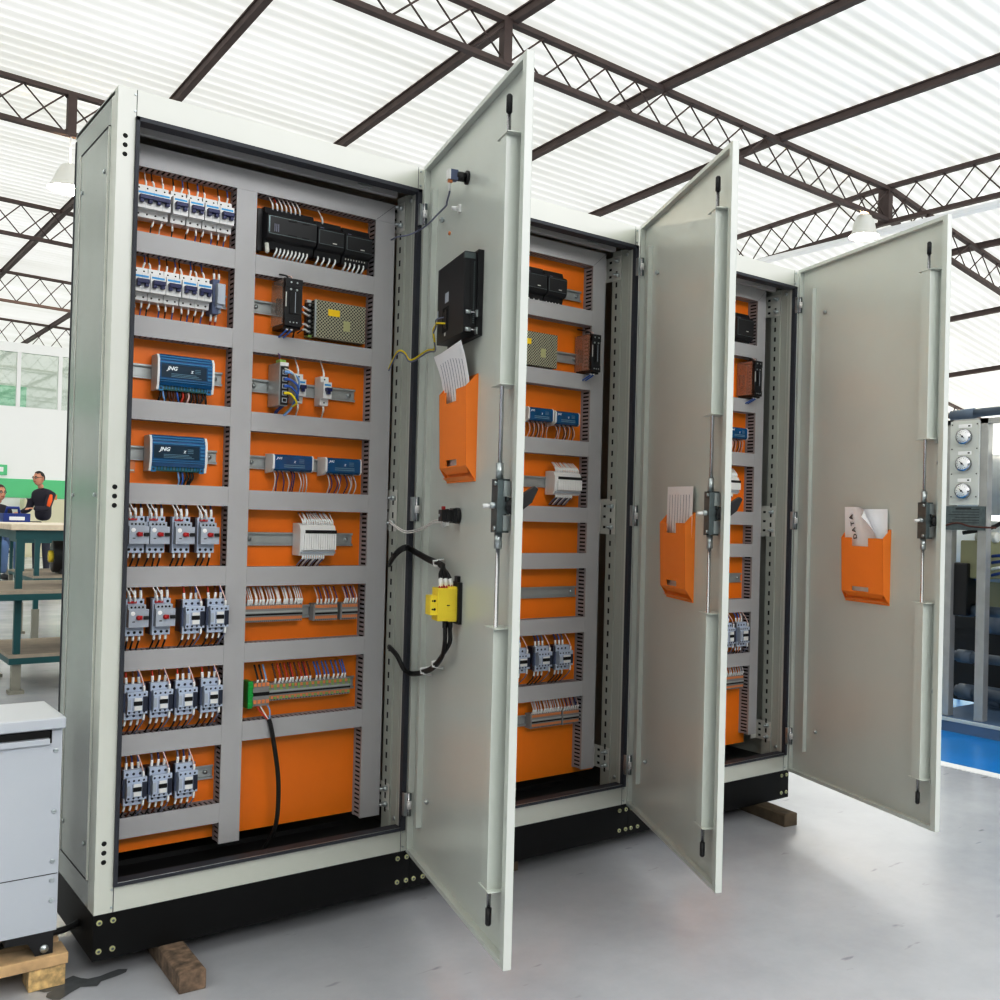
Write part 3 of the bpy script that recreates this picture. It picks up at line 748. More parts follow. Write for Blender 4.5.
breaker(0, .1065, 1.655, 'wide white four pole breaker with one long navy toggle bar, top row', 4, .0195, ('black_wire', 'white_wire'))
for i, x in enumerate((.1685, .207, .2445, .281)):
    breaker(0, x, 1.655, ['white two pole breaker beside the wide four pole breaker, top row', 'white two pole breaker, second after the wide four pole breaker, top row', 'white two pole breaker, third after the wide four pole breaker, top row', 'white two pole breaker at the end of the top row, by the middle duct'][i])
for i, x in enumerate((.085, .1215, .158, .1955, .2315)):
    breaker(0, x, 1.4555, ['white two pole breaker farthest from the grey relay, second row down', 'white two pole breaker, fourth from the grey relay, second row down', 'white two pole breaker in the centre of the second row down', 'white two pole breaker, second from the grey relay, second row down', 'white two pole breaker touching the grey relay, second row down'][i])
t = dev(0, .266, 1.452, 'plug_relay', 'slim grey plug in relay at the end of the second breaker row', 'relay')
b = MB(); b.fbox(-.012, .004, .006, .056, -.044, .042, 'mid_blue_dev'); b.fbox(-.010, .012, .012, .05, -.04, -.02, 'grey_dev'); b.build('socket', t, bevel=.001)
b = MB(); b.fbox(-.006, .014, .03, .075, -.022, .030, 'grey_dev'); b.fbox(-.004, .010, .03, .066, -.030, -.02, 'light_blue_dev'); b.build('relay_block', t, bevel=.002)
for xx in (-.006, .006):
    wire(t, [(xx, -.04, .038), (xx, -.045, .052), (xx + .002, -.03, .078)], .002, 'brown_wire', 'white', .018, .0032); wire(t, [(xx - .002, -.035, -.04), (xx - .004, -.04, -.056), (xx - .004, -.03, -.076)], .002, 'red_wire', 'white', .018, .003)

cs = ['black_wire', 'light_blue_wire', 'black_wire', 'brown_wire', 'brown_wire', 'brown_wire', 'blue_wire', 'black_wire', 'red_wire', 'brown_wire', 'pink_wire', 'black_wire', 'brown_wire', 'black_wire', 'brown_wire', 'black_wire', 'black_wire']
blue_module(0, .1965, 1.2495, 'blue covered power supply with a full row of dark wires below it', [(-.056 + i * .0067, cs[i]) for i in range(17)])
blue_module(0, .1845, 1.0525, 'blue covered power supply with only a few blue and black wires below', [(.004, 'light_blue_wire'), (.010, 'black_wire'), (.014, 'blue_wire'), (.024, 'black_wire'), (.032, 'black_wire'), (.038, 'black_wire')])
t = dev(0, .088, 1.018, 'orange_tag', 'small pale orange tag stuck on the plate beside the lower blue power supply', 'tag'); b = MB(); b.fbox(-.010, .010, .0005, .003, -.014, .014, 'term_orange'); b.fbox(-.006, .008, .003, .0035, -.010, -.006, 'offwhite'); b.build('tag_plate', t)

for i, x in enumerate((.0935, .1405, .1995, .2590)):
    starter(0, x - .002, .8555, ['motor starter farthest from the middle duct, row of four starters', 'motor starter, third from the middle duct, row of four starters', 'motor starter, second from the middle duct, row of four starters', 'motor starter next to the middle duct, row of four starters'][i], 'grey motor starters with red stop buttons')
for i, x in enumerate((.0960, .1570)):
    starter(0, x, .6575, ['motor starter at the cabinet edge, in the row shared with two contactors', 'motor starter beside the black sided contactor, in the shared row'][i], 'grey motor starters with red stop buttons')
G = 'blue grey contactors of the front cabinet'
for i, x in enumerate((.2275, .2870)):
    contactor(0, x, .655, ['contactor with black side next to the two motor starters', 'contactor next to the middle duct, in the row shared with motor starters'][i], G)
for i, x in enumerate((.0995, .158, .216, .2775)):
    contactor(0, x, .457, ['contactor farthest from the middle duct, row of four contactors', 'contactor, third from the middle duct, row of four contactors', 'contactor, second from the middle duct, row of four contactors', 'contactor next to the middle duct, row of four contactors'][i], G)
for i, x in enumerate((.1035, .1615, .222)):
    contactor(0, x, .2535, ['contactor at the cabinet edge in the bottom row of three', 'centre contactor in the bottom row of three', 'contactor beside the bare rail end in the bottom row of three'][i], G, top=('grey_wire', 'dark_blue_wire', 'blue_wire'))

plc(0, .384, .5185, 1.6535, 'long black controller with many white wires above and below', 'programmable_controller', 'controller', up=7, down=9, h=.108)
plc(0, .521, .5975, 1.649, 'short black expansion module between the long controller and end module', 'expansion_module', 'expansion module', up=1, down=4)
plc(0, .6, .681, 1.647, 'black expansion module with a row of small pale lights beside the duct', 'expansion_module', 'expansion module', up=0, down=5, led=True)
covered_relay(0, .4485, 1.459, 'black relay with clear side cover, next to the perforated power supply')
power_supply_metal(0, .517, .680, 1.440, 'perforated metal power supply with yellow sticker, in the front cabinet', .102)
network_switch(0, .432, 1.248, 'slim grey network switch with blue and yellow cables plugged in')
for i, x in enumerate((.4885, .5605)):
    t = breaker(0, x, 1.2455, ['single pole white breaker beside the network switch cables', 'single pole white breaker standing alone on the rail'][i], 1, .024, wires=False, group='single pole breakers')
    wire(t, [(0, -.034, .036), (-.001, -.04, .05), (-.006, -.02, .092)], .002, 'white_wire', 'white', .02, .003); wire(t, [(0, -.034, -.036), (.002, -.038, -.05), (.002, -.02, -.078)], .0022, 'white_wire', 'white', .02, .003)
relay_module(0, .474, 1.0465, 'small blue relay module with white end, purple wires, beside the bare rail', .112)
relay_module(0, .616, 1.046, 'small blue relay module with white end, purple wires, against the duct')
io_block(0, .503, .599, .8455, 'white interface relay block with black stripe, in the front cabinet')
WW = [(i / 15 * .94 + .05, 'white_wire' if i % 3 else 'pink_wire', .045) for i in range(16)]
terminal_block(0, .366, .520, .6535, 'longest grey terminal block with dense white wires, beside the middle duct', 30, WW + [(i / 15 * .94 + .07, 'white_wire', .045) for i in range(0, 16, 2)])
terminal_block(0, .556, .621, .6505, 'short grey terminal block with purple wires, middle of three', 11, [(i / 5 * .8 + .12, ('pink_wire', 'purple_wire')[i % 2], .045) for i in range(6)])
terminal_block(0, .634, .680, .6505, 'smallest grey terminal block with purple wires, against the tall duct', 7, [(i / 4 * .75 + .15, ('pink_wire', 'purple_wire')[i % 2], .045) for i in range(5)])
t = terminal_block(0, .392, .664, .446, 'long green and grey terminal block with red and blue wires, green end piece', 34,
    [(.04, 'black_wire', .05), (.09, 'black_wire', .05), (.125, 'light_blue_wire', .05)] + [(.22 + i * .036, 'red_wire' if i % 2 else 'brown_wire', .05) for i in range(11)] + [(.64 + i * .044, 'blue_wire', .048) for i in range(8)], green=True, wr=.0024)
g = MB(); g.fbox(-.152, -.139, .004, .046, -.036, .034, 'green')
for i in range(3): g.fbox(-.1525, -.1385, .044, .048, -.030 + i * .022, -.020 + i * .022, 'green')
g.build('end_piece', t, bevel=.002)
g = MB(); g.fbox(-.138, -.094, .004, .040, -.032, .028, 'term_grey')
for i in range(4):
    for zz in (-.026, .018): g.fbox(-.136 + i * .011, -.128 + i * .011, .04, .0425, zz, zz + .010, 'term_orange')
g.fbox(-.138, -.094, .04, .041, -.006, .003, 'hole'); g.build('double_terminal', t)
for x0, c in ((-.124, 'red_wire'), (-.116, 'white_wire'), (-.098, 'light_blue_wire')):
    wire(t, [(x0, -.032, -.03), (x0 + .004, -.046, -.044), (-.100 + (x0 + .11) * .2, -.056, -.066)], .0022, c)
w_ = MB(); P = smooth_path([(.428 - .528, -.058, .38 - .446), (.436 - .528, -.058, .352 - .446), (.455 - .528, -.058, .245 - .446), (.460 - .528, -.056, .167 - .446), (.456 - .528, -.05, .095 - .446), (.44 - .528, -.02, .034 - .446)], 6); w_.tube(P, .0058, 'black_rubber', 8); w_.build('supply_cable', t)

# ---------------------------------------------------------------- cabinet 2 contents
C1 = CABS[1]
for z, x0, x1 in ((1.650, .36, .663), (1.443, .50, .66), (1.248, .36, .64), (1.035, .36, .655), (.682, .36, .672), (.478, .36, .655), (.279, .36, .69)): din_rail(C1, x0, x1, z)
plc(1, .398, .481, 1.652, 'black controller module partly behind the first door edge, middle cabinet', 'expansion_module', 'expansion module', 0, 4, .104)
plc(1, .484, .560, 1.6505, 'black controller module beside the bare rail, middle cabinet', 'expansion_module', 'expansion module', 0, 5, .104)
power_supply_metal(1, .36, .549, 1.451, 'perforated metal power supply with yellow sticker, in the middle cabinet', .106)
covered_relay(1, .664, 1.455, 'black relay with amber clear cover, in the middle cabinet', .036, .13, 'cover_brown')
relay_module(1, .475, 1.2435, 'small blue relay module nearer the first door, middle cabinet', .1, False)
relay_module(1, .580, 1.24, 'small blue relay module nearer the tall duct, middle cabinet', .1, False)
io_block(1, .540, .643, 1.032, 'white interface relay block with black stripe, in the middle cabinet', 14, .066)
G2 = 'blue grey contactors of the middle cabinet'
contactor(1, .418, .4775, 'contactor half hidden by the first door edge, middle cabinet', G2, .058, .078)
contactor(1, .505, .4785, 'central contactor of three, middle cabinet', G2, .058, .078, top=('dark_blue_wire', 'blue_wire', 'grey_wire'))
contactor(1, .587, .4775, 'contactor nearest the tall duct, middle cabinet', G2, .060, .078, top=('dark_blue_wire', 'blue_wire', 'grey_wire'))
terminal_block(1, .486, .604, .279, 'dark grey terminal block with many pinkish wires, middle cabinet', 22, [(i / 15 * .94 + .03, 'pink_wire' if i % 2 else 'white_wire', .05) for i in range(16)])
terminal_block(1, .611, .676, .278, 'dark grey terminal block with blue wires, against the duct, middle cabinet', 12, [(i / 6 * .9 + .05, ('pink_wire', 'dark_blue_wire')[i % 2], .05) for i in range(7)])
# ---------------------------------------------------------------- cabinet 3 contents
C2 = CABS[2]
for z, x0, x1 in ((1.645, .36, .64), (1.26, .36, .64), (1.06, .36, .64), (.714, .36, .672), (.508, .36, .655), (.337, .36, .67)): din_rail(C2, x0, x1, z)
plc(2, .553, .646, 1.641, 'black controller module beside the second door edge, far cabinet', 'expansion_module', 'expansion module', 0, 5, .122)
covered_relay(2, .646, 1.458, 'black relay with amber clear cover, in the far cabinet', .04, .14, 'cover_brown')
relay_module(2, .585, 1.253, 'small blue relay module just past the second door edge, far cabinet', .1, False)
io_block(2, .50, .596, 1.06, 'white interface relay block seen past the second door, far cabinet', 14, .058)
G3 = 'blue grey contactors of the far cabinet'
contactor(2, .552, .507, 'contactor half hidden by the second door edge, far cabinet', G3, .052, .09)
contactor(2, .627, .507, 'contactor nearest the tall duct, far cabinet', G3, .058, .09, top=('blue_wire', 'blue_wire', 'white_wire'))
terminal_block(2, .52, .668, .326, 'grey terminal block with white wires, far cabinet', 20, [(i / 11 * .9 + .05, 'white_wire', .055) for i in range(12)], .05)

# ---------------------------------------------------------------- things on the doors
def pocket(k, u0, u1, z0, z1, label):
    uc = (u0 + u1) / 2; t = door_thing(k, uc, z0, 'document_pocket', label, 'document pocket', group='orange document pockets'); a = (u1 - u0) / 2; h = z1 - z0
    b = MB(); th = .0025; d0, d1 = .022, .030     # depth bottom, top
    b.box(-a, a, 0, th, .0, h, 'pocket_orange')
    zf0, zf1 = .036, h - .030                     # front sheet
    def fy(z): return d0 + (d1 - d0) * z / h
    fa = a - .004
    def fpanel(x0, x1, za, zb):
        vs = [(x0, fy(za), za), (x1, fy(za), za), (x1, fy(zb), zb), (x0, fy(zb), zb)]; vs += [(x, y - th, z) for x, y, z in vs]
        b.add(vs, [(0, 1, 2, 3), (7, 6, 5, 4), (0, 4, 5, 1), (1, 5, 6, 2), (2, 6, 7, 3), (3, 7, 4, 0)], 'pocket_orange')
    wx = fa * .40
    fpanel(-fa, fa, zf0 + .018, zf1 - .028); fpanel(-fa, -wx + .01, zf1 - .028, zf1); fpanel(wx + .01, fa, zf1 - .028, zf1)
    fpanel(-fa, -wx + .01, zf0, zf0 + .018); fpanel(wx + .01, fa, zf0, zf0 + .018); fpanel(-wx + .01, wx + .01, zf0, zf0 + .003)
    for s in (-1, 1):
        vs = [(s * a, th, .004), (s * fa, fy(zf0), zf0), (s * fa, fy(zf1), zf1), (s * a, th, h)]; vs += [(x - s * th, y, z) for x, y, z in vs]
        b.add(vs, [(0, 1, 2, 3), (7, 6, 5, 4), (0, 4, 5, 1), (1, 5, 6, 2), (2, 6, 7, 3), (3, 7, 4, 0)], 'pocket_orange')
    b.add([(-a, th, .004), (a, th, .004), (a * .9, .016, .012), (-a * .9, .016, .012)], [(0, 1, 2, 3)], 'pocket_orange')
    b.add([(-fa, fy(zf0), zf0), (fa, fy(zf0), zf0), (fa * .8, .010, .020), (-fa * .8, .010, .020)], [(0, 1, 2, 3)], 'pocket_orange')
    b.build('pocket_body', t)
    return t
def sheet(k, u0, u1, z0, z1, label, bend, n0=.0, slant=0.0, lines=8, vertical=False, curl=False, words=None, name='paper_sheet', wob=0.0, grp=None):
    """sheet of paper standing in a pocket; bend = how far the top leans off the door"""
    uc = (u0 + u1) / 2; t = door_thing(k, uc, z0, name, label, 'paper', group=grp); a = (u1 - u0) / 2; h = z1 - z0; N = 14; Mx = 10
    m = MB()
    def P(s, v, off=0):
        vv = max(0, v - .45) / .55
        x = -a + 2 * a * s + slant * vv; y = n0 + .010 + bend * vv ** 2 + off; z = h * v + wob * (s - .5) * v
        if curl:
            q = max(0, (1 - s) * .9 + v - 1.28)       # corner near the free edge rolls forward
            y += .12 * q * q; z -= .09 * q * q; x += .10 * q * q
        return (x, y, z)
    vs = [P(i / Mx, j / N) for j in range(N + 1) for i in range(Mx + 1)]
    fs = [(j * (Mx + 1) + i, j * (Mx + 1) + i + 1, (j + 1) * (Mx + 1) + i + 1, (j + 1) * (Mx + 1) + i) for j in range(N) for i in range(Mx)]
    m.add(vs, fs, 'paper', True)
    for i in range(lines):
        s0 = .12 + .76 * i / max(1, lines - 1)
        if vertical:
            pts = [(s0, .30 + .62 * j / 8) for j in range(9)]; q = [(P(s, v, .0006), P(s + .012, v, .0006)) for s, v in pts]
        else:
            v0 = .3 + .62 * i / max(1, lines - 1); q = [(P(.1 + .8 * j / 8, v0, .0006), P(.1 + .8 * j / 8, v0 + .008, .0006)) for j in range(9)]
        vv = [p for pr in q for p in pr]
        m.add(vv, [(2 * j, 2 * j + 1, 2 * j + 3, 2 * j + 2) for j in range(8)], 'text_grey')
    if words: words(m, a, h)
    o = m.build('sheet', t); return t

# first door
pocket(0, .250, .474, 1.0, 1.25, 'orange document pocket on the first door, below the black screen back')
sheet(0, .246, .458, 1.034, 1.322, 'curled printed paper bundle standing in the first door pocket', .027, .001, slant=.004, lines=9, vertical=True, wob=-.012, grp='papers in the door pockets')
sheet(0, .236, .440, 1.034, 1.318, 'white back sheet behind the curled bundle in the first door pocket', .034, -.005, slant=.006, lines=0, grp='papers in the door pockets')
pocket(1, .310, .534, .698, .945, 'orange document pocket on the second door')
sheet(1, .316, .532, .732, 1.018, 'flat printed sheet standing in the second door pocket', .002, .000, slant=-.012, lines=8, vertical=True, wob=.004, grp='papers in the door pockets')
pocket(2, .307, .534, .662, .910, 'orange document pocket on the third door')
def data_words(m, a, h):
    pass
sheet(2, .312, .500, .696, .985, 'white sheet with rolled corner standing in the third door pocket', .004, .004, lines=0, curl=True, grp='papers in the door pockets',
      words=lambda m, a, h: [text(m, ch, .025, 'text_black', Matrix.Translation((a - .064 + i * .008, .0205, h - .100 + i * .0215)) @ Matrix.Rotation(PI, 4, 'Z') @ Matrix.Rotation(PI / 2, 4, 'X') @ Matrix.Rotation(PI / 2 + .18, 4, 'Z'), 0, .0006) for i, ch in enumerate('DATA')])
sheet(2, .335, .522, .696, .978, 'second sheet with a bluish side behind the rolled sheet, third door', .002, -.006, lines=0, grp='papers in the door pockets')

# screen back
t = door_thing(0, .378, 1.335, 'operator_panel', 'black back of an operator screen mounted through the first door', 'operator panel')
b = MB(); b.box(-.115, .115, 0, .014, 0, .198, 'black_dev'); b.box(-.1075, .1075, .014, .044, .006, .192, 'black_dev')
for i in range(32): b.box(-.1085, -.107, .018, .022, .028 + i * .0045, .0305 + i * .0045, 'zinc_dark'); b.box(-.1085, -.107, .028, .031, .028 + i * .0045, .0305 + i * .0045, 'hole')
b.box(-.1085, -.098, .018, .0445, .176, .190, 'zinc_dark'); b.box(-.1085, -.09, .016, .0445, .006, .022, 'black')
b.build('housing', t, bevel=.0015)
b = MB(); b.box(.012, .060, .0441, .0446, .028, .088, 'hole'); b.box(.018, .03, .0444, .048, .034, .080, 'black'); b.box(.036, .044, .0444, .047, .04, .076, 'black'); b.build('connector_bay', t)
b = MB(); b.box(.012, .042, .0442, .0446, .098, .122, 'grey_dev'); b.build('rating_label', t)
b = MB(); b.box(.098, .1074, .0442, .0446, .070, .090, 'grey_dev'); b.build('rating_label', t)
b = MB(); b.box(.03, .04, .0446, .0452, .018, .026, 'offwhite'); b.build('rating_label', t)
for zz in (.052, .012):
    c = MB(); c.cyl((-.112, .003, zz), (-.112, .034, zz), .0022, 'steel', 8); c.box(-.117, -.107, .012, .016, zz - .010, zz + .006, 'zinc'); c.cyl((-.112, .028, zz), (-.112, .04, zz), .005, 'zinc', 8); c.build('fixing_clamp', t)
T = lambda u, z, pts: [to_door(0, u, z, p) for p in pts]
E_ = T(.378, 1.335, [(.745, -.03, 1.337), (.729, -.02, 1.358), (.719, 0, 1.359), (.722, .05, 1.319)])
wire(t, [(.022, .046, .046), (.050, .060, .050), (.081, .054, .052), (.120, .050, .044), (.128, .044, .020), (.20, .024, .012), (.28, .022, .020)] + E_, .0026, 'yellow_wire')
wire(t, [(.040, .047, .064), (.06, .060, .060), (.090, .052, .048), (.126, .048, .036), (.134, .042, .016), (.205, .020, .008), (.285, .018, .016)] + [(x, y, z - .005) for x, y, z in E_], .002, 'grey_wire')

def push_button(z, label, u=.354):
    return door_thing(0, u, z, 'push_button', label, 'push button', group='push button backs')
t = push_button(1.741, 'black and white push button back near the top of the first door')
b = MB(); b.cyl((0, 0, 0), (0, .006, 0), .0165, 'black', 16); b.cyl((0, .006, 0), (0, .03, 0), .0115, 'black', 14); b.build('collar', t)
b = MB(); b.box(-.010, .010, .028, .046, -.012, .012, 'mid_blue_dev'); b.box(-.010, .010, .046, .052, -.012, .012, 'white_dev'); b.box(-.004, .004, .04, .05, -.018, -.012, 'term_orange'); b.build('contact_block', t)
wire(t, [(.004, .048, -.012), (.011, .042, -.034), (.06, .034, -.047), (.088, .028, -.048), (.173, .024, -.045), (.26, .026, -.049)] + T(.354, 1.741, [(.756, -.03, 1.69), (.732, -.02, 1.676), (.712, 0, 1.671), (.718, .05, 1.674)]), .0022, 'grey_wire', 'white', .02, .003)
b = MB(); b.box(.05, .062, 0, .006, -.07, -.05, 'white'); b.cyl((.056, .006, -.06), (.056, .022, -.062), .006, 'white', 8); b.build('cable_anchor', t)
b = MB(); b.cyl((.14, 0, -.10), (.14, .004, -.10), .005, 'term_orange', 8); b.build('adhesive_pad', t)
t = push_button(.919, 'black push button back with white wires, below the first door pocket')
b = MB(); b.cyl((0, 0, 0), (0, .010, 0), .0195, 'black', 16); b.box(-.016, .016, .010, .020, -.018, .018, 'black'); b.build('collar', t, bevel=.001)
b = MB(); b.box(-.014, .014, .020, .048, -.014, .014, 'black'); b.box(-.016, .016, .03, .036, -.016, .016, 'black'); b.box(-.004, .004, .036, .044, .014, .022, 'red'); b.cyl((.004, .048, 0), (.004, .050, 0), .004, 'zinc', 8); b.build('contact_block', t, bevel=.001)
for o in (0, .005):
    wire(t, [(.004, .046, -.008), (.03, .034, -.012 - o), (.10, .022, -.012 - o), (.157, .020, -.015 - o), (.232, .020, -.029 - o), (.30, .022, -.039 - o)] + [(x, y, z - o) for x, y, z in T(.354, .919, [(.772, -.03, .878), (.747, -.02, .875), (.73, 0, .888), (.735, .05, .903)])], .0019, 'white_wire')
b = MB(); b.box(.082, .102, 0, .008, -.026, -.004, 'white'); b.tube([(.092, .006, -.004), (.092, .016, -.014), (.092, .008, -.028)], .006, 'white', 8); b.build('cable_anchor', t)

t = door_thing(0, .366, .708, 'disconnect_switch', 'yellow disconnect switch with thick black cables on the first door', 'disconnect switch')
b = MB(); b.box(-.030, .030, 0, .010, -.048, .052, 'black'); b.box(-.012, .012, .0, .008, .05, .066, 'black'); b.build('mounting_base', t, bevel=.001)
b = MB(); b.box(-.024, .028, .010, .058, -.040, .038, 'yellow'); b.box(-.022, .026, .010, .030, -.042, .042, 'yellow'); b.box(-.0245, -.020, .014, .034, -.018, .020, 'yellow'); b.box(-.0250, -.020, .028, .036, -.004, -.001, 'hole'); b.build('switch_body', t, bevel=.0015)
b = MB(); b.box(-.018, .026, .054, .074, -.026, .020, 'yellow')
for zz in (.008, -.012): b.cyl((-.0185, .064, zz), (-.0175, .064, zz), .003, 'hole', 8); b.cyl((-.018, .069, zz), (-.0185, .069, zz), .002, 'hole', 8)
b.build('auxiliary_block', t, bevel=.001)
for i in range(3):
    yy = .020 + i * .012
    d_ = .004 * i
    wire(t, [(0, yy, .040), (.0, yy + .001, .054), (.018 + d_, yy * .6 + .012, .070), (.06, .022, .080 + d_), (.113, .018, .086 + d_), (.20, .020, .093 + d_)] + [(x, y, z + d_) for x, y, z in T(.366, .708, [(.767, -.03, .818), (.743, -.03, .826), (.730, -.005, .809), (.739, .05, .777)])], .0050, 'black_rubber', 'white', .018, .0062)
    if i < 2: wire(t, [(0, yy, -.040), (-.002, yy, -.065), (-.002, yy, -.095), (.039, .026, -.131 - d_), (.12, .022, -.167 - d_), (.21, .020, -.192 - d_)] + [(x, y, z - d_) for x, y, z in T(.366, .708, [(.774, -.03, .490), (.749, -.03, .505), (.741, -.005, .538), (.745, .05, .556)])], .0054, 'black_rubber', 'black', .012, .0066)
b = MB()
for yy in (.020, .032, .044): b.cyl((0, yy, .036), (0, yy, .046), .0065, 'red', 8)
b.build('terminal_boot', t)
for x, z in ((.113, .090), (.10, -.160), (.205, -.192)):
    b = MB(); b.tube([(x - .006, .004, z - .010), (x - .003, .032, z - .004), (x + .003, .032, z + .006), (x + .004, .004, z + .010)], .0032, 'white', 6); b.build('cable_tie', t)

# ================================================================== FOREGROUND: enclosure on a pallet, timber blocks
t = thing('metal_enclosure', 'pale grey sheet metal enclosure standing on the wooden pallet', 'enclosure', (-.053, .03, -.075))
XL = -.52
b = MB(); b.box(XL, -.014, .004, .215, .05, .505, 'enclosure'); b.box(XL, -.016, .003, .0045, .176, .1775, 'hole'); b.box(XL, -.040, -.004, .005, .466, .479, 'enclosure')
b.box(XL, -.036, .0005, .0042, .481, .497, 'hole'); b.box(-.041, -.036, .0005, .0042, .468, .497, 'hole')
for zz in (.45, .315, .205, .163, .118): screw(b, -.027, .004, zz, .005, 'zinc', t=.003)
b.build('body', t, bevel=.0015)
b = MB(); b.box(XL, -.010, -.010, .222, .500, .525, 'enclosure'); b.build('lid', t, bevel=.003)
for x0, x1 in ((-.115, -.020), (-.50, -.41)):
    b = MB(); b.prism([(x0, .05), (x1, .05), (x1, 0), (x1 - .035, 0), (x1 - .05, .03), (x0, .034)], 'y', .006, .20, 'black'); b.cyl((x1 - .018, .006, .014), (x1 - .018, .001, .014), .009, 'zinc', 10); b.build('foot', t)
b = MB(); P = smooth_path([(-.40, .10, .05), (-.28, .03, .02), (-.18, .06, .006), (-.08, .09, .012), (.02, .10, .01), (.07, .12, .02)], 5); b.tube(P, .0075, 'black_rubber', 8); b.build('power_cable', t)

t = thing('wooden_pallet', 'light wooden pallet with a chipboard block under the grey enclosure', 'pallet', (-.05, .02, FLOOR))
for i, y in enumerate((.0, .10, .20)):
    b = MB(); b.box(-.62, .006, y, y + .075, .048, .073, 'wood'); b.build('deck_board', t, bevel=.002)
for x in (-.072, -.60):
    b = MB(); b.box(x, x + .074, .004, .07, .0, .048, 'osb'); b.build('block', t, bevel=.003)
    b = MB(); b.box(x, x + .074, .204, .27, .0, .048, 'osb'); b.build('block', t, bevel=.003)

def timber(x, y, w, l, rot, m, label):
    b = MB(); h = -HP - FLOOR; NX = 5; n = 8
    rnd = random.Random(x)
    b.prism([(-w / 2, 0), (w / 2, 0), (w / 2, h * .94), (w / 2 - .004, h), (-w / 2 + .006, h), (-w / 2, h * .9)], 'y', -l, .30, m)
    o = b.build('timber_block', None, (x, y, FLOOR), (0, 0, rot), bevel=.003); tag(o, label, 'timber block', 'timber blocks under the cabinets'); return o
timber(.172, -.002, .058, .172, R(-2), 'wood_old', 'weathered timber block under the corner of the nearest cabinet')
timber(2.27, .07, .06, .22, R(-8), 'wood_dark', 'dark timber block under the far end of the cabinet row')
timber(1.16, .06, .07, .02, 0, 'wood_dark', 'timber block in shadow under the middle cabinet, behind the second door')

# dark wet patch by the pallet
b = MB(); rs = random.Random(3); pts = []
for i in range(28):
    th = 2 * PI * i / 28; rr = 1 + .28 * math.sin(3 * th + 1) + .12 * rs.uniform(-1, 1); pts.append((.085 * rr * math.cos(th), (.036 + .018 * math.sin(5 * th)) * rr * math.sin(th), 0))
b.add(pts, [tuple(range(28))], 'wet')if False else None
mat('wet', (92, 95, 98), 0.12, noise=.15, scale=40)
b.add(pts, [tuple(range(28))], 'wet')
o = b.build('floor_stain', None, (-.025, .008, FLOOR + .0012), (0, 0, R(0))); tag(o, 'dark wet stain on the floor between pallet and cabinet corner', 'stain', kind='stuff')

# ================================================================== BUILDING
b = MB(); b.box(-14, 24, -14, 30, FLOOR - .1, FLOOR, 'floor'); struct('floor', b)
b = MB(); b.box(3.58, 9.5, -5, 3.2, FLOOR, FLOOR + .002, 'blue_epoxy'); b.box(3.53, 3.60, -5, 3.2, FLOOR, FLOOR + .0028, 'line_white'); struct('trim_1', b, label='blue painted floor zone with white border line')

def roof_z(x): return 5.17 - .03 * (x - 4) if x < 9.6 else 5.17 - .03 * 5.6 - .17 * (x - 9.6)
def roof_dy(y): return -.17 * min(1, max(0, (y - 4.6) / 3.7))
def corrugated(xs, y0, y1, per, amp, m, name):
    mb = MB(); n = int((y1 - y0) / per * 8); cols = len(xs)
    for j in range(n + 1):
        y = y0 + (y1 - y0) * j / n; dz = amp * math.sin(2 * PI * y / per)
        for x in xs: mb.v.append((x, y, roof_z(x) + roof_dy(y) + dz))
    k = mb.mi(m)
    for j in range(n):
        for i in range(cols - 1): mb.f.append((j * cols + i, j * cols + i + 1, (j + 1) * cols + i + 1, (j + 1) * cols + i)); mb.m.append(k); mb.sm.append(True)
    return mb
cb = corrugated([-9, 9.6, 19], -9, 27.5, .166, .026, 'roof_sheet', 'ceiling'); struct('ceiling', cb)

b = MB(); b.box(11.4, 14.6, 6.9, 7.8, 4.20, 4.22, 'glare_glow'); struct('glare_panel', b, label='added glowing panel below the roof for floor glare')  # added glowing panel hung below the roof, makes the glare on the floor
PUR = [-1.1, .65, 2.43, 4.13, 5.87, 7.55, 11.5, 13.57, 15.95, 18.4]
for i, x in enumerate(PUR):
    z = roof_z(x) - .03; b = MB(); Y_ = [-9, 4.6, 8.3, 27]
    for (xa, xb, za, zb) in ((-.03, .03, -.075, 0), (-.045, -.03, -.012, 0)):
        for ya, yb in zip(Y_[:-1], Y_[1:]):
            vs = [(xx, yy, zz + roof_dy(yy)) for zz in (za, zb) for yy in (ya, yb) for xx in (xa, xb)]
            b.add(vs, [(0, 2, 3, 1), (4, 5, 7, 6), (0, 1, 5, 4), (2, 6, 7, 3), (0, 4, 6, 2), (1, 3, 7, 5)], 'truss')
    o = b.build('trim_%d' % (i + 2), None, (x, 0, z)); tag(o, 'dark brown roof purlin', None, kind='structure')

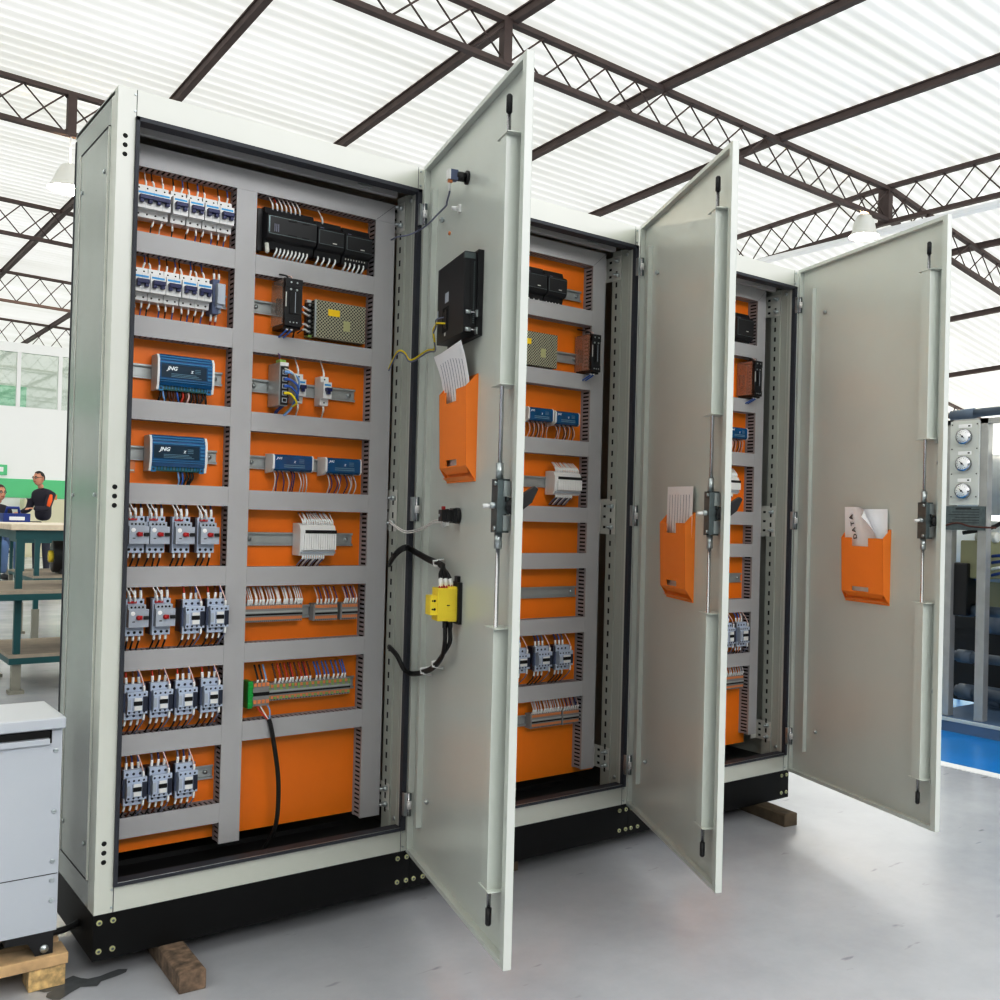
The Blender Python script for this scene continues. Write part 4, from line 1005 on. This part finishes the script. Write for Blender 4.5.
def truss(name, label, axis, c, a0, a1, depth=.36, top_off=.10, grp='lattice roof trusses', posts=(), light=False):
    """lattice girder; top chord follows the roof"""
    t = thing(name, label, 'roof truss', (0, 0, 0), group=grp)
    def P(s, dz):  # point on girder
        if axis == 'x': return Vector((s, c, roof_z(s) + roof_dy(c) - top_off + dz))
        return Vector((c, s, roof_z(c) + roof_dy(s) - top_off + dz))
    brk = [a0] + ([9.6] if axis == 'x' and a0 < 9.6 < a1 else []) + ([4.6] if axis == 'y' else []) + [a1]
    def chord(dz, w, m, nm):
        b = MB()
        for s0, s1 in zip(brk[:-1], brk[1:]):
            p, q = P(s0, dz), P(s1, dz); off = Vector((0, w, 0)) if axis == 'x' else Vector((w, 0, 0)); h = Vector((0, 0, .022))
            vs = [p - off - h, p + off - h, p + off + h, p - off + h, q - off - h, q + off - h, q + off + h, q - off + h]
            b.add(vs, [(0, 1, 2, 3), (7, 6, 5, 4), (0, 4, 5, 1), (1, 5, 6, 2), (2, 6, 7, 3), (3, 7, 4, 0)], m)
        b.build(nm, t)
    chord(0, .035, 'truss', 'top_chord'); chord(-depth, .035, 'truss_bounce' if light else 'truss', 'bottom_chord')
    b = MB(); step = .36; n = int((a1 - a0) / step)
    for i in range(n):
        s0, s1 = a0 + i * step, a0 + (i + 1) * step
        for k, (u, v) in enumerate(((s0, s1), (s1, s0))):
            o = Vector((0, (-1) ** k * .02, 0)) if axis == 'x' else Vector(((-1) ** k * .02, 0, 0))
            b.tube([P(u, -.02) + o, P(v, -depth + .02) + o], .0085, 'truss', 5)
    b.build('lattice', t)
    for s in posts:
        b = MB(); p = P(s, 0); b.box(p.x - .04, p.x + .04, p.y - .04, p.y + .04, p.z - depth, p.z, 'truss'); b.build('post', t)
    return t
truss('roof_truss', 'dark lattice roof truss running diagonally above the three open doors', 'x', 4.52, -6, 18.9, posts=(4.06, 9.5), depth=.37)
truss('roof_truss', 'lattice roof truss at top left corner, just behind the nearest cabinet', 'x', 8.55, -6, 18.9, posts=(1.62,), depth=.40, top_off=.06)
truss('roof_truss', 'second lattice truss down at left, behind the hanging lamp', 'x', 12.93, -6, 18.9, depth=.44, top_off=.06)
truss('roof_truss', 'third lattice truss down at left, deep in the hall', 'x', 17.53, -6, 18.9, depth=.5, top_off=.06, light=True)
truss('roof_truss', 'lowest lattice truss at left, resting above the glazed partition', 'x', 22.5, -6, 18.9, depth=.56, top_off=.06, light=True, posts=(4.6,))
truss('roof_truss', 'cross truss meeting the long truss above the third door', 'y', 9.52, -7, 7.3, depth=.42, posts=(7.25, 4.6), top_off=.07)

# bright rail under the cross truss
t = thing('cable_tray', 'long white cable tray hanging under the cross truss', 'cable tray'); b = MB(); b.box(9.46, 9.60, -7, 7.0, 4.40, 4.44, 'white'); b.build('tray', t)
for y in range(-6, 7, 2): b = MB(); b.cyl((9.53, y, 4.44), (9.53, y, 4.50), .02, 'truss', 6); b.build('hanger', t)
def lamp(x, y, z, label, r=.22, rod=.5):
    t = thing('pendant_lamp', label, 'pendant lamp', (x, y, z), group='hall pendant lamps')
    b = MB(); prof = [(.04, .26), (.08, .24), (.12, .16), (r * .8, .06), (r, 0)]; n = 20
    vs = [(p * math.cos(2 * PI * k / n), p * math.sin(2 * PI * k / n), q) for p, q in prof for k in range(n)]
    b.add(vs, [(i * n + k, i * n + (k + 1) % n, (i + 1) * n + (k + 1) % n, (i + 1) * n + k) for i in range(len(prof) - 1) for k in range(n)], 'offwhite', True); b.build('lamp_shade', t)
    b = MB(); b.cyl((0, 0, 0), (0, 0, .015), r * .92, 'lamp_glow', 20); b.build('diffuser', t)
    b = MB(); b.cyl((0, 0, .26), (0, 0, .26 + rod), .008, 'white', 6); b.build('hanging_rod', t)
lamp(9.05, 4.52, 4.25, 'white bell shaped pendant lamp seen above the third door', .17, .05)
lamp(1.62, 8.55, 4.06, 'white bell shaped pendant lamp behind the nearest cabinet side', .2)

# far partition with glazing
YP = 22.0
b = MB(); b.box(-10, 19, YP, YP + .15, 1.5, 3.05, 'wall_white'); b.box(-10, 19, YP, YP + .15, 4.22, 4.42, 'wall_white'); b.box(-10, 19, YP - .02, YP + .13, 1.1, 1.5, 'wall_green'); b.box(-10, 19, YP, YP + .14, FLOOR, 1.1, 'wall_pale')
struct('wall_back', b)
w = MB(); w.box(-10, 19, YP + .05, YP + .06, 3.05, 4.22, 'glass'); struct('window_1', w)
for i, x in enumerate((-1.2, 1.1, 3.45, 4.25, 5.0, 7.4)):
    b = MB(); b.box(x - .035, x + .035, YP - .02, YP + .1, 3.05, 4.22, 'white'); b.build('window_frame.%03d' % i)['kind'] = 'structure'
b = MB(); b.box(-10, 19, 27, 27.2, FLOOR, 5.2, 'wall_pale'); b.box(-10, 4.45, 26.95, 27, 2.9, 4.0, 'green_pale'); struct('wall_rear', b)
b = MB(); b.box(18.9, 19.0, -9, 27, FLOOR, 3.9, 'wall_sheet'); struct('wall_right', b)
b = MB(); b.box(-9.1, -9, -9, 27, 1.5, 5.3, 'wall_white'); b.box(-9.1, -8.98, -9, 27, FLOOR, 1.5, 'wall_shade'); struct('wall_left_unseen', b)  # unseen wall, added with a dark lower band to shade the cabinet sides
b = MB(); b.box(-9, 19, -9.1, -9, 1.5, 5.3, 'wall_white'); b.box(-9, 19, -9.1, -8.98, FLOOR, 1.5, 'wall_shade'); struct('wall_front_unseen', b)  # unseen wall behind the camera, added to cut the frontal fill
# door panel and boxes in front of the far wall
t = thing('wall_sign', 'small green sign on the far white wall above the seated person', 'sign', (3.16, YP - .03, 1.69)); b = MB(); b.box(-.12, .12, -.01, .01, -.12, .1, 'wall_green'); b.box(-.06, .05, -.013, -.01, -.05, .05, 'white'); b.build('sign_plate', t)
t = thing('storage_cupboard', 'plain beige cupboard standing against the green striped far wall', 'cupboard', (3.75, 21.3, FLOOR))
b = MB(); b.box(-.24, .55, 0, .5, 0, 1.22, 'beige'); b.build('carcass', t, bevel=.005); b = MB(); b.box(-.22, .15, -.015, 0, .05, 1.19, 'beige'); b.build('door_leaf', t); b = MB(); b.box(.16, .53, -.015, 0, .05, 1.19, 'beige'); b.build('door_leaf', t)
t = thing('notice_sign', 'pinkish red notice on the far wall behind the standing worker', 'notice', (4.03, YP - .03, 1.05)); b = MB(); b.box(-.18, .22, -.01, .01, -.12, .14, 'term_orange'); b.box(-.15, .02, -.013, -.01, -.09, .1, 'white'); b.build('notice_sheet', t)

# ------------------------------------------------------------------ workbenches
def bench(x0, x1, y0, y1, top, label, shelves, sleeve=.30, legs=None):
    t = thing('workbench', label, 'workbench', (x0, y0, FLOOR)); w, d, h = x1 - x0, y1 - y0, top - FLOOR
    b = MB(); b.box(-.03, w + .03, -.03, d + .03, h - .035, h, 'bench_top'); b.build('worktop', t, bevel=.004)
    b = MB()
    for y in (0, d - .04): b.box(0, w, y, y + .04, h - .085, h - .036, 'teal')
    for x in (0, w - .04): b.box(x + .001, x + .039, .04, d - .04, h - .084, h - .037, 'teal')
    b.build('top_frame', t)
    for x in (0, w - .05):
        for y in (0, d - .05):
            b = MB(); b.box(x + .006, x + .040, y + .006, y + .040, sleeve, h - .085, 'teal'); b.box(x, x + .046, y, y + .046, .02, sleeve, 'bench_grey'); b.box(x - .014, x + .064, y - .014, y + .064, 0, .02, 'bench_grey'); b.build('leg', t)
    for z, ex in shelves:
        b = MB(); b.box(-ex, w, -ex, d, z, z + .02, 'shelf_board'); b.build('shelf', t)
        b = MB()
        for y in (-ex, d - .04): b.box(-ex, w, y, y + .035, z - .035, z, 'teal')
        for x in (-ex, w - .04): b.box(x + .001, x + .034, -ex + .035, d - .04, z - .034, z - .001, 'teal')
        b.build('shelf_frame', t)
    return t
bench(.49, 2.2, 4.0, 4.75, .815, 'nearest tall teal workbench with two shelves and a wooden top', [(.575, .13), (.205, .02)], .19)
bench(1.02, 3.0, 6.4, 7.1, .78, 'teal workbench standing behind the nearest one', [(.5, 0)], .26)
bench(1.75, 3.4, 11.2, 12.0, .56, 'farther orange edged assembly table before the seated person', [(.25, 0)], .2)
t = thing('tool_case', 'blue and white hand tools lying on the workbench top', 'tools', (.93, 6.75, .782))
b = MB(); b.box(-.09, .10, -.1, .1, 0, .075, 'blue_tool'); b.box(-.05, .06, -.105, -.1, .02, .05, 'white'); b.build('case_body', t, bevel=.015); b = MB(); b.tube([(-.06, 0, .07), (-.05, 0, .12), (.03, 0, .12), (.04, 0, .07)], .012, 'blue_tool', 8); b.build('carry_handle', t)
t = thing('cable_coil', 'dark bundle of cable lying on the bench shelf edge', 'cable bundle', (.95, 4.1, .492))
b = MB(); b.tube(smooth_path([(-.1, 0, .02), (-.04, .03, .035), (.04, -.02, .04), (.12, .03, .03), (.2, 0, .02)], 5), .022, 'black_rubber', 8); b.build('coil', t)
t = thing('motor_unit', 'dark machine part stored below the workbench top', 'machine part', (1.35, 6.7, .372))
b = MB(); b.cyl((-.14, 0, .14), (.14, 0, .14), .13, 'black', 14); b.box(-.1, .1, -.1, .1, 0, .04, 'black'); b.build('motor_body', t); b = MB(); b.cyl((-.17, 0, .14), (-.14, 0, .14), .05, 'yellow', 10); b.build('end_cap', t)

# ------------------------------------------------------------------ people
def skin_body(name, parent, joints, edges, m, sub=2):
    me = bpy.data.meshes.new(name); me.from_pydata([j[:3] for j in joints], edges, []); o = bpy.data.objects.new(name, me); COL.objects.link(o); o.parent = parent
    md = o.modifiers.new('skin', 'SKIN'); md.use_smooth_shade = True
    for i, j in enumerate(joints):
        sv = me.skin_vertices[0].data[i]; sv.radius = (j[3], j[4] if len(j) > 4 else j[3]); sv.use_root = (i == 0)
    s = o.modifiers.new('sub', 'SUBSURF'); s.levels = sub; s.render_levels = sub
    me.materials.append(MATS[m]); return o
def head(parent, x, y, z, facing, hair, r=.095, glasses=False, long=False):
    """head with face; facing = angle of the nose about z (0 = +x)"""
    bm = bmesh.new(); bmesh.ops.create_icosphere(bm, subdivisions=3, radius=1)
    for v in bm.verts:
        p = v.co; p.x *= .098; p.y *= .075; p.z *= .118
        if p.z < 0: p.y *= 1 + p.z * 2.0; p.x = p.x * (1 + p.z * .6) + (-p.z) * .10
        if p.x > .085 and -.03 < p.z < .012 and abs(p.y) < .02: p.x += .026 * (1 - abs(p.y) / .02) * (1 if p.z < 0 else .5)
    me = bpy.data.meshes.new('head'); bm.to_mesh(me); bm.free()
    for p in me.polygons: p.use_smooth = True
    me.materials.append(MATS['skin']); o = bpy.data.objects.new('head', me); COL.objects.link(o); o.parent = parent; o.location = (x, y, z); o.rotation_euler = (0, 0, facing)
    L_, A_ = (x, y, z), (0, 0, facing)
    for s in (-1, 1):
        b = MB(); b.cyl((.086, s * .03, .012), (.0925, s * .03, .012), .009, 'white', 8); b.cyl((.0925, s * .03, .012), (.0945, s * .03, .012), .0045, 'hair', 8); b.build('eye', parent, L_, A_)
        b = MB(); b.tube([(.086, s * .045, .03), (.096, s * .03, .034), (.097, s * .016, .03)], .0035, 'hair', 5); b.build('eyebrow', parent, L_, A_)
        b = MB(); b.tube([(.0, s * .074, .02), (-.008, s * .084, .01), (-.006, s * .082, -.02), (.004, s * .072, -.028)], [.008, .011, .01, .006], 'skin', 6); b.build('ear', parent, L_, A_)
    if glasses:
        b = MB()
        for s in (-1, 1): b.tube([(.1, s * .006, .012), (.1, s * .03, .026), (.094, s * .05, .012), (.1, s * .03, -.002), (.1, s * .006, .012)], .003, 'hair', 5); b.tube([(.094, s * .05, .014), (.0, s * .078, .02)], .003, 'hair', 5)
        b.tube([(.1, -.008, .012), (.1, .008, .012)], .003, 'hair', 5); b.build('glasses', parent, L_, A_)
    b = MB(); b.tube([(.088, -.022, -.052), (.096, 0, -.054), (.088, .022, -.052)], .004, 'red', 5); b.build('mouth', parent, L_, A_)
    bm = bmesh.new(); bmesh.ops.create_icosphere(bm, subdivisions=3, radius=1)
    for v in bm.verts:
        p = v.co; p.x *= .106; p.y *= .083; p.z *= .122
    cut = [v for v in bm.verts if (v.co.x > .045 and v.co.z < .062) or (v.co.x > -.02 and v.co.z < .02) or v.co.z < (-.14 if long else -.05)]
    bmesh.ops.delete(bm, geom=cut, context='VERTS'); me = bpy.data.meshes.new('hair'); bm.to_mesh(me); bm.free(); me.materials.append(MATS[hair])
    for p in me.polygons: p.use_smooth = True
    h = bpy.data.objects.new('hair', me); COL.objects.link(h); h.parent = parent; h.location = (x, y, z + .006); h.rotation_euler = (0, 0, facing)
def hand(parent, base, d, up, s=1):
    """palm with four fingers and a thumb as one skinned mesh"""
    base, d, up = Vector(base), Vector(d).normalized(), Vector(up).normalized(); side = d.cross(up).normalized()
    J = [(*base, .02, .016), (*(base + d * .05), .032, .014), (*(base + d * .085), .034, .012)]; E = [(0, 1), (1, 2)]
    for i, (o, l) in enumerate(((-.028, .062), (-.010, .074), (.010, .070), (.027, .056))):
        p = base + d * .085 + side * o; n = len(J)
        J += [(*p, .009), (*(p + d * l * .5 - up * .008), .008), (*(p + d * l * .85 - up * .03), .007)]; E += [(2, n), (n, n + 1), (n + 1, n + 2)]
    n = len(J); p = base + d * .03 - side * .035 * s; J += [(*p, .011), (*(p + d * .03 - side * .014 * s - up * .008), .009), (*(p + d * .055 - side * .012 * s - up * .02), .008)]; E += [(1, n), (n, n + 1), (n + 1, n + 2)]
    skin_body('hand', parent, J, E, 'skin', 1)

# standing worker at the bench, looking to the side
S = .94
p = thing('person', 'standing person with short dark hair in black jacket with orange shoulder stripe', 'person', (2.52, 14.2, FLOOR), (0, 0, 0)); S = .88; p.scale = (S, S, S)
f = Vector((-.75, -.55, 0)).normalized(); sd = Vector((f.y, -f.x, 0))         # facing towards the left of the picture and a little to the camera
def pp(fwd, side, z): return tuple(f * fwd + sd * side + Vector((0, 0, z)))
J = [(*pp(-.02, 0, .96), .15, .12), (*pp(-.03, 0, 1.14), .145, .115), (*pp(-.02, 0, 1.32), .165, .125), (*pp(.0, 0, 1.44), .11, .09), (*pp(.03, 0, 1.52), .062),
     (*pp(-.01, .17, 1.42), .075), (*pp(.05, .23, 1.16), .056), (*pp(.28, .16, 1.10), .042),
     (*pp(.0, -.17, 1.41), .075), (*pp(.13, -.22, 1.17), .056), (*pp(.33, -.14, 1.18), .042)]
skin_body('jacket', p, J, [(0, 1), (1, 2), (2, 3), (3, 4), (3, 5), (5, 6), (6, 7), (3, 8), (8, 9), (9, 10)], 'jacket')
J = [(*pp(-.02, 0, .97), .14, .11), (*pp(-.02, .09, .88), .09), (*pp(.0, .10, .50), .065), (*pp(-.02, .11, .09), .048), (*pp(-.02, -.09, .88), .09), (*pp(.0, -.10, .50), .065), (*pp(-.02, -.11, .09), .048)]
skin_body('trousers', p, J, [(0, 1), (1, 2), (2, 3), (0, 4), (4, 5), (5, 6)], 'trouser')
for s in (.11, -.11):
    skin_body('shoe', p, [(*pp(-.05, s, .05), .045), (*pp(.06, s, .045), .045), (*pp(.16, s, .035), .034)], [(0, 1), (1, 2)], 'black', 1)
skin_body('neck', p, [(*pp(.03, 0, 1.5), .055), (*pp(.06, 0, 1.60), .052)], [(0, 1)], 'skin', 1)
hp = pp(.09, 0, 1.68); head(p, *hp, math.atan2(f.y, f.x), 'hair', glasses=True)
for s, base in ((1, pp(.29, .155, 1.10)), (-1, pp(.34, -.135, 1.18))): hand(p, base, f, (0, 0, 1), s)
b = MB(); b.tube([pp(.045, -.215, 1.41), pp(.085, -.235, 1.32), pp(.135, -.245, 1.21)], [.022, .036, .028], 'jacket_orange', 10); b.build('shoulder_stripe', p)

p = thing('person', 'seated person with reddish hair, glasses and dark top, at the picture edge', 'person', (1.97, 14.4, FLOOR)); S = 1.0; p.scale = (S, S, S)
f = Vector((.35, -.95, 0)).normalized(); sd = Vector((f.y, -f.x, 0))
J = [(*pp(-.02, 0, .55), .15, .12), (*pp(-.02, 0, .75), .13, .105), (*pp(-.01, 0, .93), .15, .11), (*pp(.0, 0, 1.03), .10, .08), (*pp(.02, 0, 1.10), .055),
     (*pp(0, .15, 1.0), .066), (*pp(.04, .2, .78), .05), (*pp(.26, .12, .74), .038), (*pp(0, -.15, 1.0), .066), (*pp(.04, -.2, .78), .05), (*pp(.26, -.12, .74), .038)]
skin_body('jacket', p, J, [(0, 1), (1, 2), (2, 3), (3, 4), (3, 5), (5, 6), (6, 7), (3, 8), (8, 9), (9, 10)], 'jacket')
J = [(*pp(-.02, 0, .55), .14, .11), (*pp(.05, .09, .52), .085), (*pp(.40, .1, .52), .07), (*pp(.38, .1, .09), .048), (*pp(.05, -.09, .52), .085), (*pp(.40, -.1, .52), .07), (*pp(.38, -.1, .09), .048)]
skin_body('trousers', p, J, [(0, 1), (1, 2), (2, 3), (0, 4), (4, 5), (5, 6)], 'jeans')
for s in (.1, -.1): skin_body('shoe', p, [(*pp(.34, s, .05), .045), (*pp(.46, s, .045), .045), (*pp(.55, s, .035), .034)], [(0, 1), (1, 2)], 'black', 1)
skin_body('neck', p, [(*pp(.02, 0, 1.09), .05), (*pp(.035, 0, 1.17), .048)], [(0, 1)], 'skin', 1)
head(p, *pp(.05, 0, 1.25), math.atan2(f.y, f.x), 'hair_brown', glasses=True)
for s, base in ((1, pp(.27, .12, .74)), (-1, pp(.27, -.12, .74))): hand(p, base, f, (0, 0, 1), s)
t = thing('work_stool', 'simple stool under the seated person', 'stool', (2.00, 14.4, FLOOR)); b = MB(); b.cyl((0, 0, .37), (0, 0, .41), .17, 'black', 18); b.build('seat', t, bevel=.006)
for i in range(4):
    th = PI / 4 + i * PI / 2; b = MB(); b.cyl((.10 * math.cos(th), .10 * math.sin(th), .38), (.17 * math.cos(th), .17 * math.sin(th), 0), .014, 'bench_grey', 8); b.build('leg', t)

# ------------------------------------------------------------------ filtration skid at right (stands on the blue floor, long side facing the cabinets)
XS = 4.28
t = thing('filtration_skid', 'stainless steel filtration skid with three gauges standing on the blue floor', 'filtration skid', (XS, .2, FLOOR))
def sy(y): return y - .2
def sz(z): return z - FLOOR
b = MB()
for y0, y1 in ((.280, .330), (.475, .530), (-.9, -.85)):
    b.box(0, .05, sy(y0), sy(y1), .075, sz(1.50), 'stainless'); b.box(.75, .80, sy(y0), sy(y1), .075, sz(1.50), 'stainless')
for zz in (1.47,): b.box(0, .05, sy(-1.4), sy(.52), sz(zz), sz(zz) + .03, 'stainless'); b.box(.75, .8, sy(-1.4), sy(.52), sz(zz), sz(zz) + .03, 'stainless')
b.build('frame', t, bevel=.002)
b = MB(); b.box(-.03, .85, sy(-1.5), sy(.60), .0, .075, 'skid_blue'); b.box(-.034, -.03, sy(-1.5), sy(.6), .055, .075, 'panel_light'); b.build('base_beam', t, bevel=.004)
b = MB(); b.box(-.012, 0, sy(.322), sy(.488), sz(1.045), sz(1.49), 'panel_light')
for zz in (1.09, 1.21, 1.342, 1.47):
    for yy in (.334, .476): b.cyl((-.012, sy(yy), sz(zz)), (-.015, sy(yy), sz(zz)), .004, 'black', 6)
b.build('gauge_panel', t, bevel=.002)
for i, zz in enumerate((1.415, 1.273, 1.13)):
    g = MB(); yy = sy(.402); z_ = sz(zz) - .01
    g.cyl((-.012, yy, z_), (-.040, yy, z_), .040, 'steel', 24); g.cyl((-.040, yy, z_), (-.041, yy, z_), .033, 'white', 24)
    g.tube([(-.042, yy - .012, z_ - .01), (-.042, yy + .014, z_ + .012)], .0016, 'text_black', 5); g.cyl((-.041, yy, z_), (-.044, yy, z_), .005, 'text_black', 10)
    for k in range(11):
        th = -.8 + k * .46; g.tube([(-.0415, yy + .025 * math.sin(th), z_ + .025 * math.cos(th)), (-.0415, yy + .030 * math.sin(th), z_ + .030 * math.cos(th))], .001, 'text_black', 4)
    g.build('pressure_gauge', t)
    g = MB(); g.box(-.014, -.012, sy(.365), sy(.44), z_ + .048, z_ + .066, 'white'); g.box(-.0145, -.014, sy(.373), sy(.385), z_ + .053, z_ + .060, 'text_black'); g.build('gauge_label', t)
b = MB(); b.box(-.010, 0, sy(.285), sy(.525), sz(.915), sz(1.04), 'zinc_dark')
for i in range(6): b.box(-.0108, -.010, sy(.315), sy(.490 - (i % 3) * .02), sz(.952 + i * .014), sz(.955 + i * .014), 'text_black')
b.box(-.0108, -.010, sy(.36), sy(.45), sz(1.026), sz(1.032), 'text_black'); b.build('nameplate', t)
b = MB(); b.tube(smooth_path([(-.014, sy(.53), sz(.93)), (-.014, sy(.44), sz(.952)), (-.014, sy(.36), sz(.935)), (-.014, sy(.22), sz(.93))], 5), .005, 'brown_wire', 6); b.build('red_hose', t)
for i, (zz, xx, rr) in enumerate(((1.17, .40, .17), (.80, .40, .17))):
    b = MB(); b.cyl((xx, sy(-1.4), sz(zz)), (xx, sy(.62), sz(zz)), rr, 'vessel_white', 24); b.cyl((xx, sy(.62), sz(zz)), (xx, sy(.66), sz(zz)), rr * .8, 'panel_light', 24); b.build('pressure_vessel', t)
for zz, rr, xx in ((.49, .028, .10), (.40, .045, .42), (.24, .026, .10), (.05, .030, .12), (-.005, .04, .40)):
    b = MB(); b.cyl((xx, sy(-1.4), sz(zz)), (xx, sy(.50), sz(zz)), rr, 'pvc_grey', 14); b.cyl((xx, sy(.40), sz(zz)), (xx, sy(.48), sz(zz)), rr * 1.35, 'pvc_grey', 14); b.build('grey_pipe', t)
b = MB(); b.cyl((.25, sy(-1.4), sz(1.62)), (.25, sy(.62), sz(1.555)), .024, 'pvc_grey', 14); b.cyl((.25, sy(.50), sz(1.558)), (.25, sy(.64), sz(1.552)), .030, 'pvc_grey', 14); b.cyl((.25, sy(.05), sz(1.575)), (.25, sy(.15), sz(1.572)), .0255, 'white', 14); b.build('top_pipe', t)
for i in range(4):
    b = MB(); b.tube(smooth_path([(.12, sy(.46), sz(.64 + i * .035)), (.10, sy(.34), sz(.67 + i * .035)), (.10, sy(.15), sz(.70 + i * .03)), (.12, sy(-.4), sz(.66 + i * .04))], 5), .008, 'navy_hose' if i != 1 else 'vessel_white', 8); b.build('hose', t)
for yz in (((.43, .90), (.30, .94), (.2, 1.04), (.17, 1.2), (.24, 1.33)), ((.2, 1.42), (.14, 1.36), (.05, 1.30))):
    b = MB(); b.tube(smooth_path([(.03 + .1 * (i > 0), sy(y), sz(z)) for i, (y, z) in enumerate(yz)], 5), .010, 'black_rubber', 8); b.build('black_hose', t)
b = MB(); b.box(.03, .20, sy(.40), sy(.50), sz(.46), sz(.74), 'black'); b.box(.06, .3, sy(.30), sy(.46), sz(.66), sz(.86), 'olive'); b.cyl((.12, sy(.40), sz(.88)), (.12, sy(.28), sz(.88)), .03, 'offwhite', 12); b.build('pump_head', t, bevel=.01)
b = MB(); b.box(.5, .75, sy(-.6), sy(.75), sz(-.07), sz(.42), 'blackin'); b.box(.55, .72, sy(-.5), sy(.70), sz(.42), sz(.66), 'olive'); b.cyl((.5, sy(-.2), sz(.18)), (.5, sy(.3), sz(.18)), .12, 'black', 16); b.build('pump_motor', t, bevel=.01)
t = thing('plastic_chair', 'pale olive plastic chair seen through the skid frame', 'chair', (5.5, .95, FLOOR), (0, 0, R(200)))
b = MB(); b.box(-.2, .2, -.2, .2, .40, .43, 'olive'); b.build('seat', t, bevel=.01); b = MB(); b.prism([(-.2, .43), (-.24, .80), (-.22, .80), (-.18, .43)], 'x', -.19, .19, 'olive'); b.build('backrest', t, bevel=.008)
for sx in (-1, 1):
    for s2 in (-1, 1): b = MB(); b.cyl((sx * .17, s2 * .17, .40), (sx * .2, s2 * .2, 0), .012, 'black', 8); b.build('leg', t)

# ================================================================== LIGHT
wd = bpy.data.worlds.new('World'); SC.world = wd; wd.use_nodes = True
bg = wd.node_tree.nodes['Background']; bg.inputs['Color'].default_value = (0.97, 0.985, 1.0, 1); bg.inputs['Strength'].default_value = 0.8
def sun(name, strength, rot, angle):
    l = bpy.data.lights.new(name, 'SUN'); l.energy = strength; l.angle = R(angle); o = bpy.data.objects.new(name, l); COL.objects.link(o); o.rotation_euler = [R(a) for a in rot]; return o
sun('sun', 4.6, (42, 6, 0), 2.0)
def area(name, loc, rot, sx, sy_, e, c=(1, 1, 1)):
    l = bpy.data.lights.new(name, 'AREA'); l.shape = 'RECTANGLE'; l.size = sx; l.size_y = sy_; l.energy = e; l.color = c
    o = bpy.data.objects.new(name, l); COL.objects.link(o); o.location = loc; o.rotation_euler = [R(a) for a in rot]; return o

area('fill_light', (3.0, -7.0, 4.3), (62, 0, 8), 11, 1.4, 330)  # added fill strip below the roof, no window stands here

# ================================================================== CAMERA
cam = bpy.data.cameras.new('camera'); co = bpy.data.objects.new('camera', cam); COL.objects.link(co)
yaw, pitch, roll = R(-39.2), R(0.6111), R(1.4383)
F = Vector((math.sin(-yaw) * math.cos(pitch), math.cos(yaw) * math.cos(pitch), math.sin(pitch)))
Rv = F.cross(Vector((0, 0, 1))).normalized(); U = Rv.cross(F)
R2 = Rv * math.cos(roll) + U * math.sin(roll); U2 = -Rv * math.sin(roll) + U * math.cos(roll)
mtx = Matrix((R2, U2, -F)).transposed().to_4x4(); mtx.translation = Vector((-.5832, -2.4407, .9157))
co.matrix_world = mtx
cam.sensor_width = 36; cam.sensor_fit = 'HORIZONTAL'; cam.lens = 36 * 1003.0141 / 1000
cam.shift_x = -(590.0 - 500) / 1000; cam.shift_y = (509.825 - 500) / 1000
cam.clip_start = .05; cam.clip_end = 200
SC.camera = co
SC.view_settings.view_transform = 'Standard'; SC.view_settings.look = 'None'; SC.view_settings.exposure = 0.15; SC.view_settings.gamma = 1.0
SC.view_settings.use_curve_mapping = True
cv = SC.view_settings.curve_mapping; c = cv.curves[3]
c.points.new(0.20, 0.155); c.points.new(0.60, 0.655)
cv.update()
SC.cycles.use_denoising = True
SC.cycles.max_bounces = 8; SC.cycles.diffuse_bounces = 5; SC.cycles.transparent_max_bounces = 12
SC.cycles.sample_clamp_indirect = 0
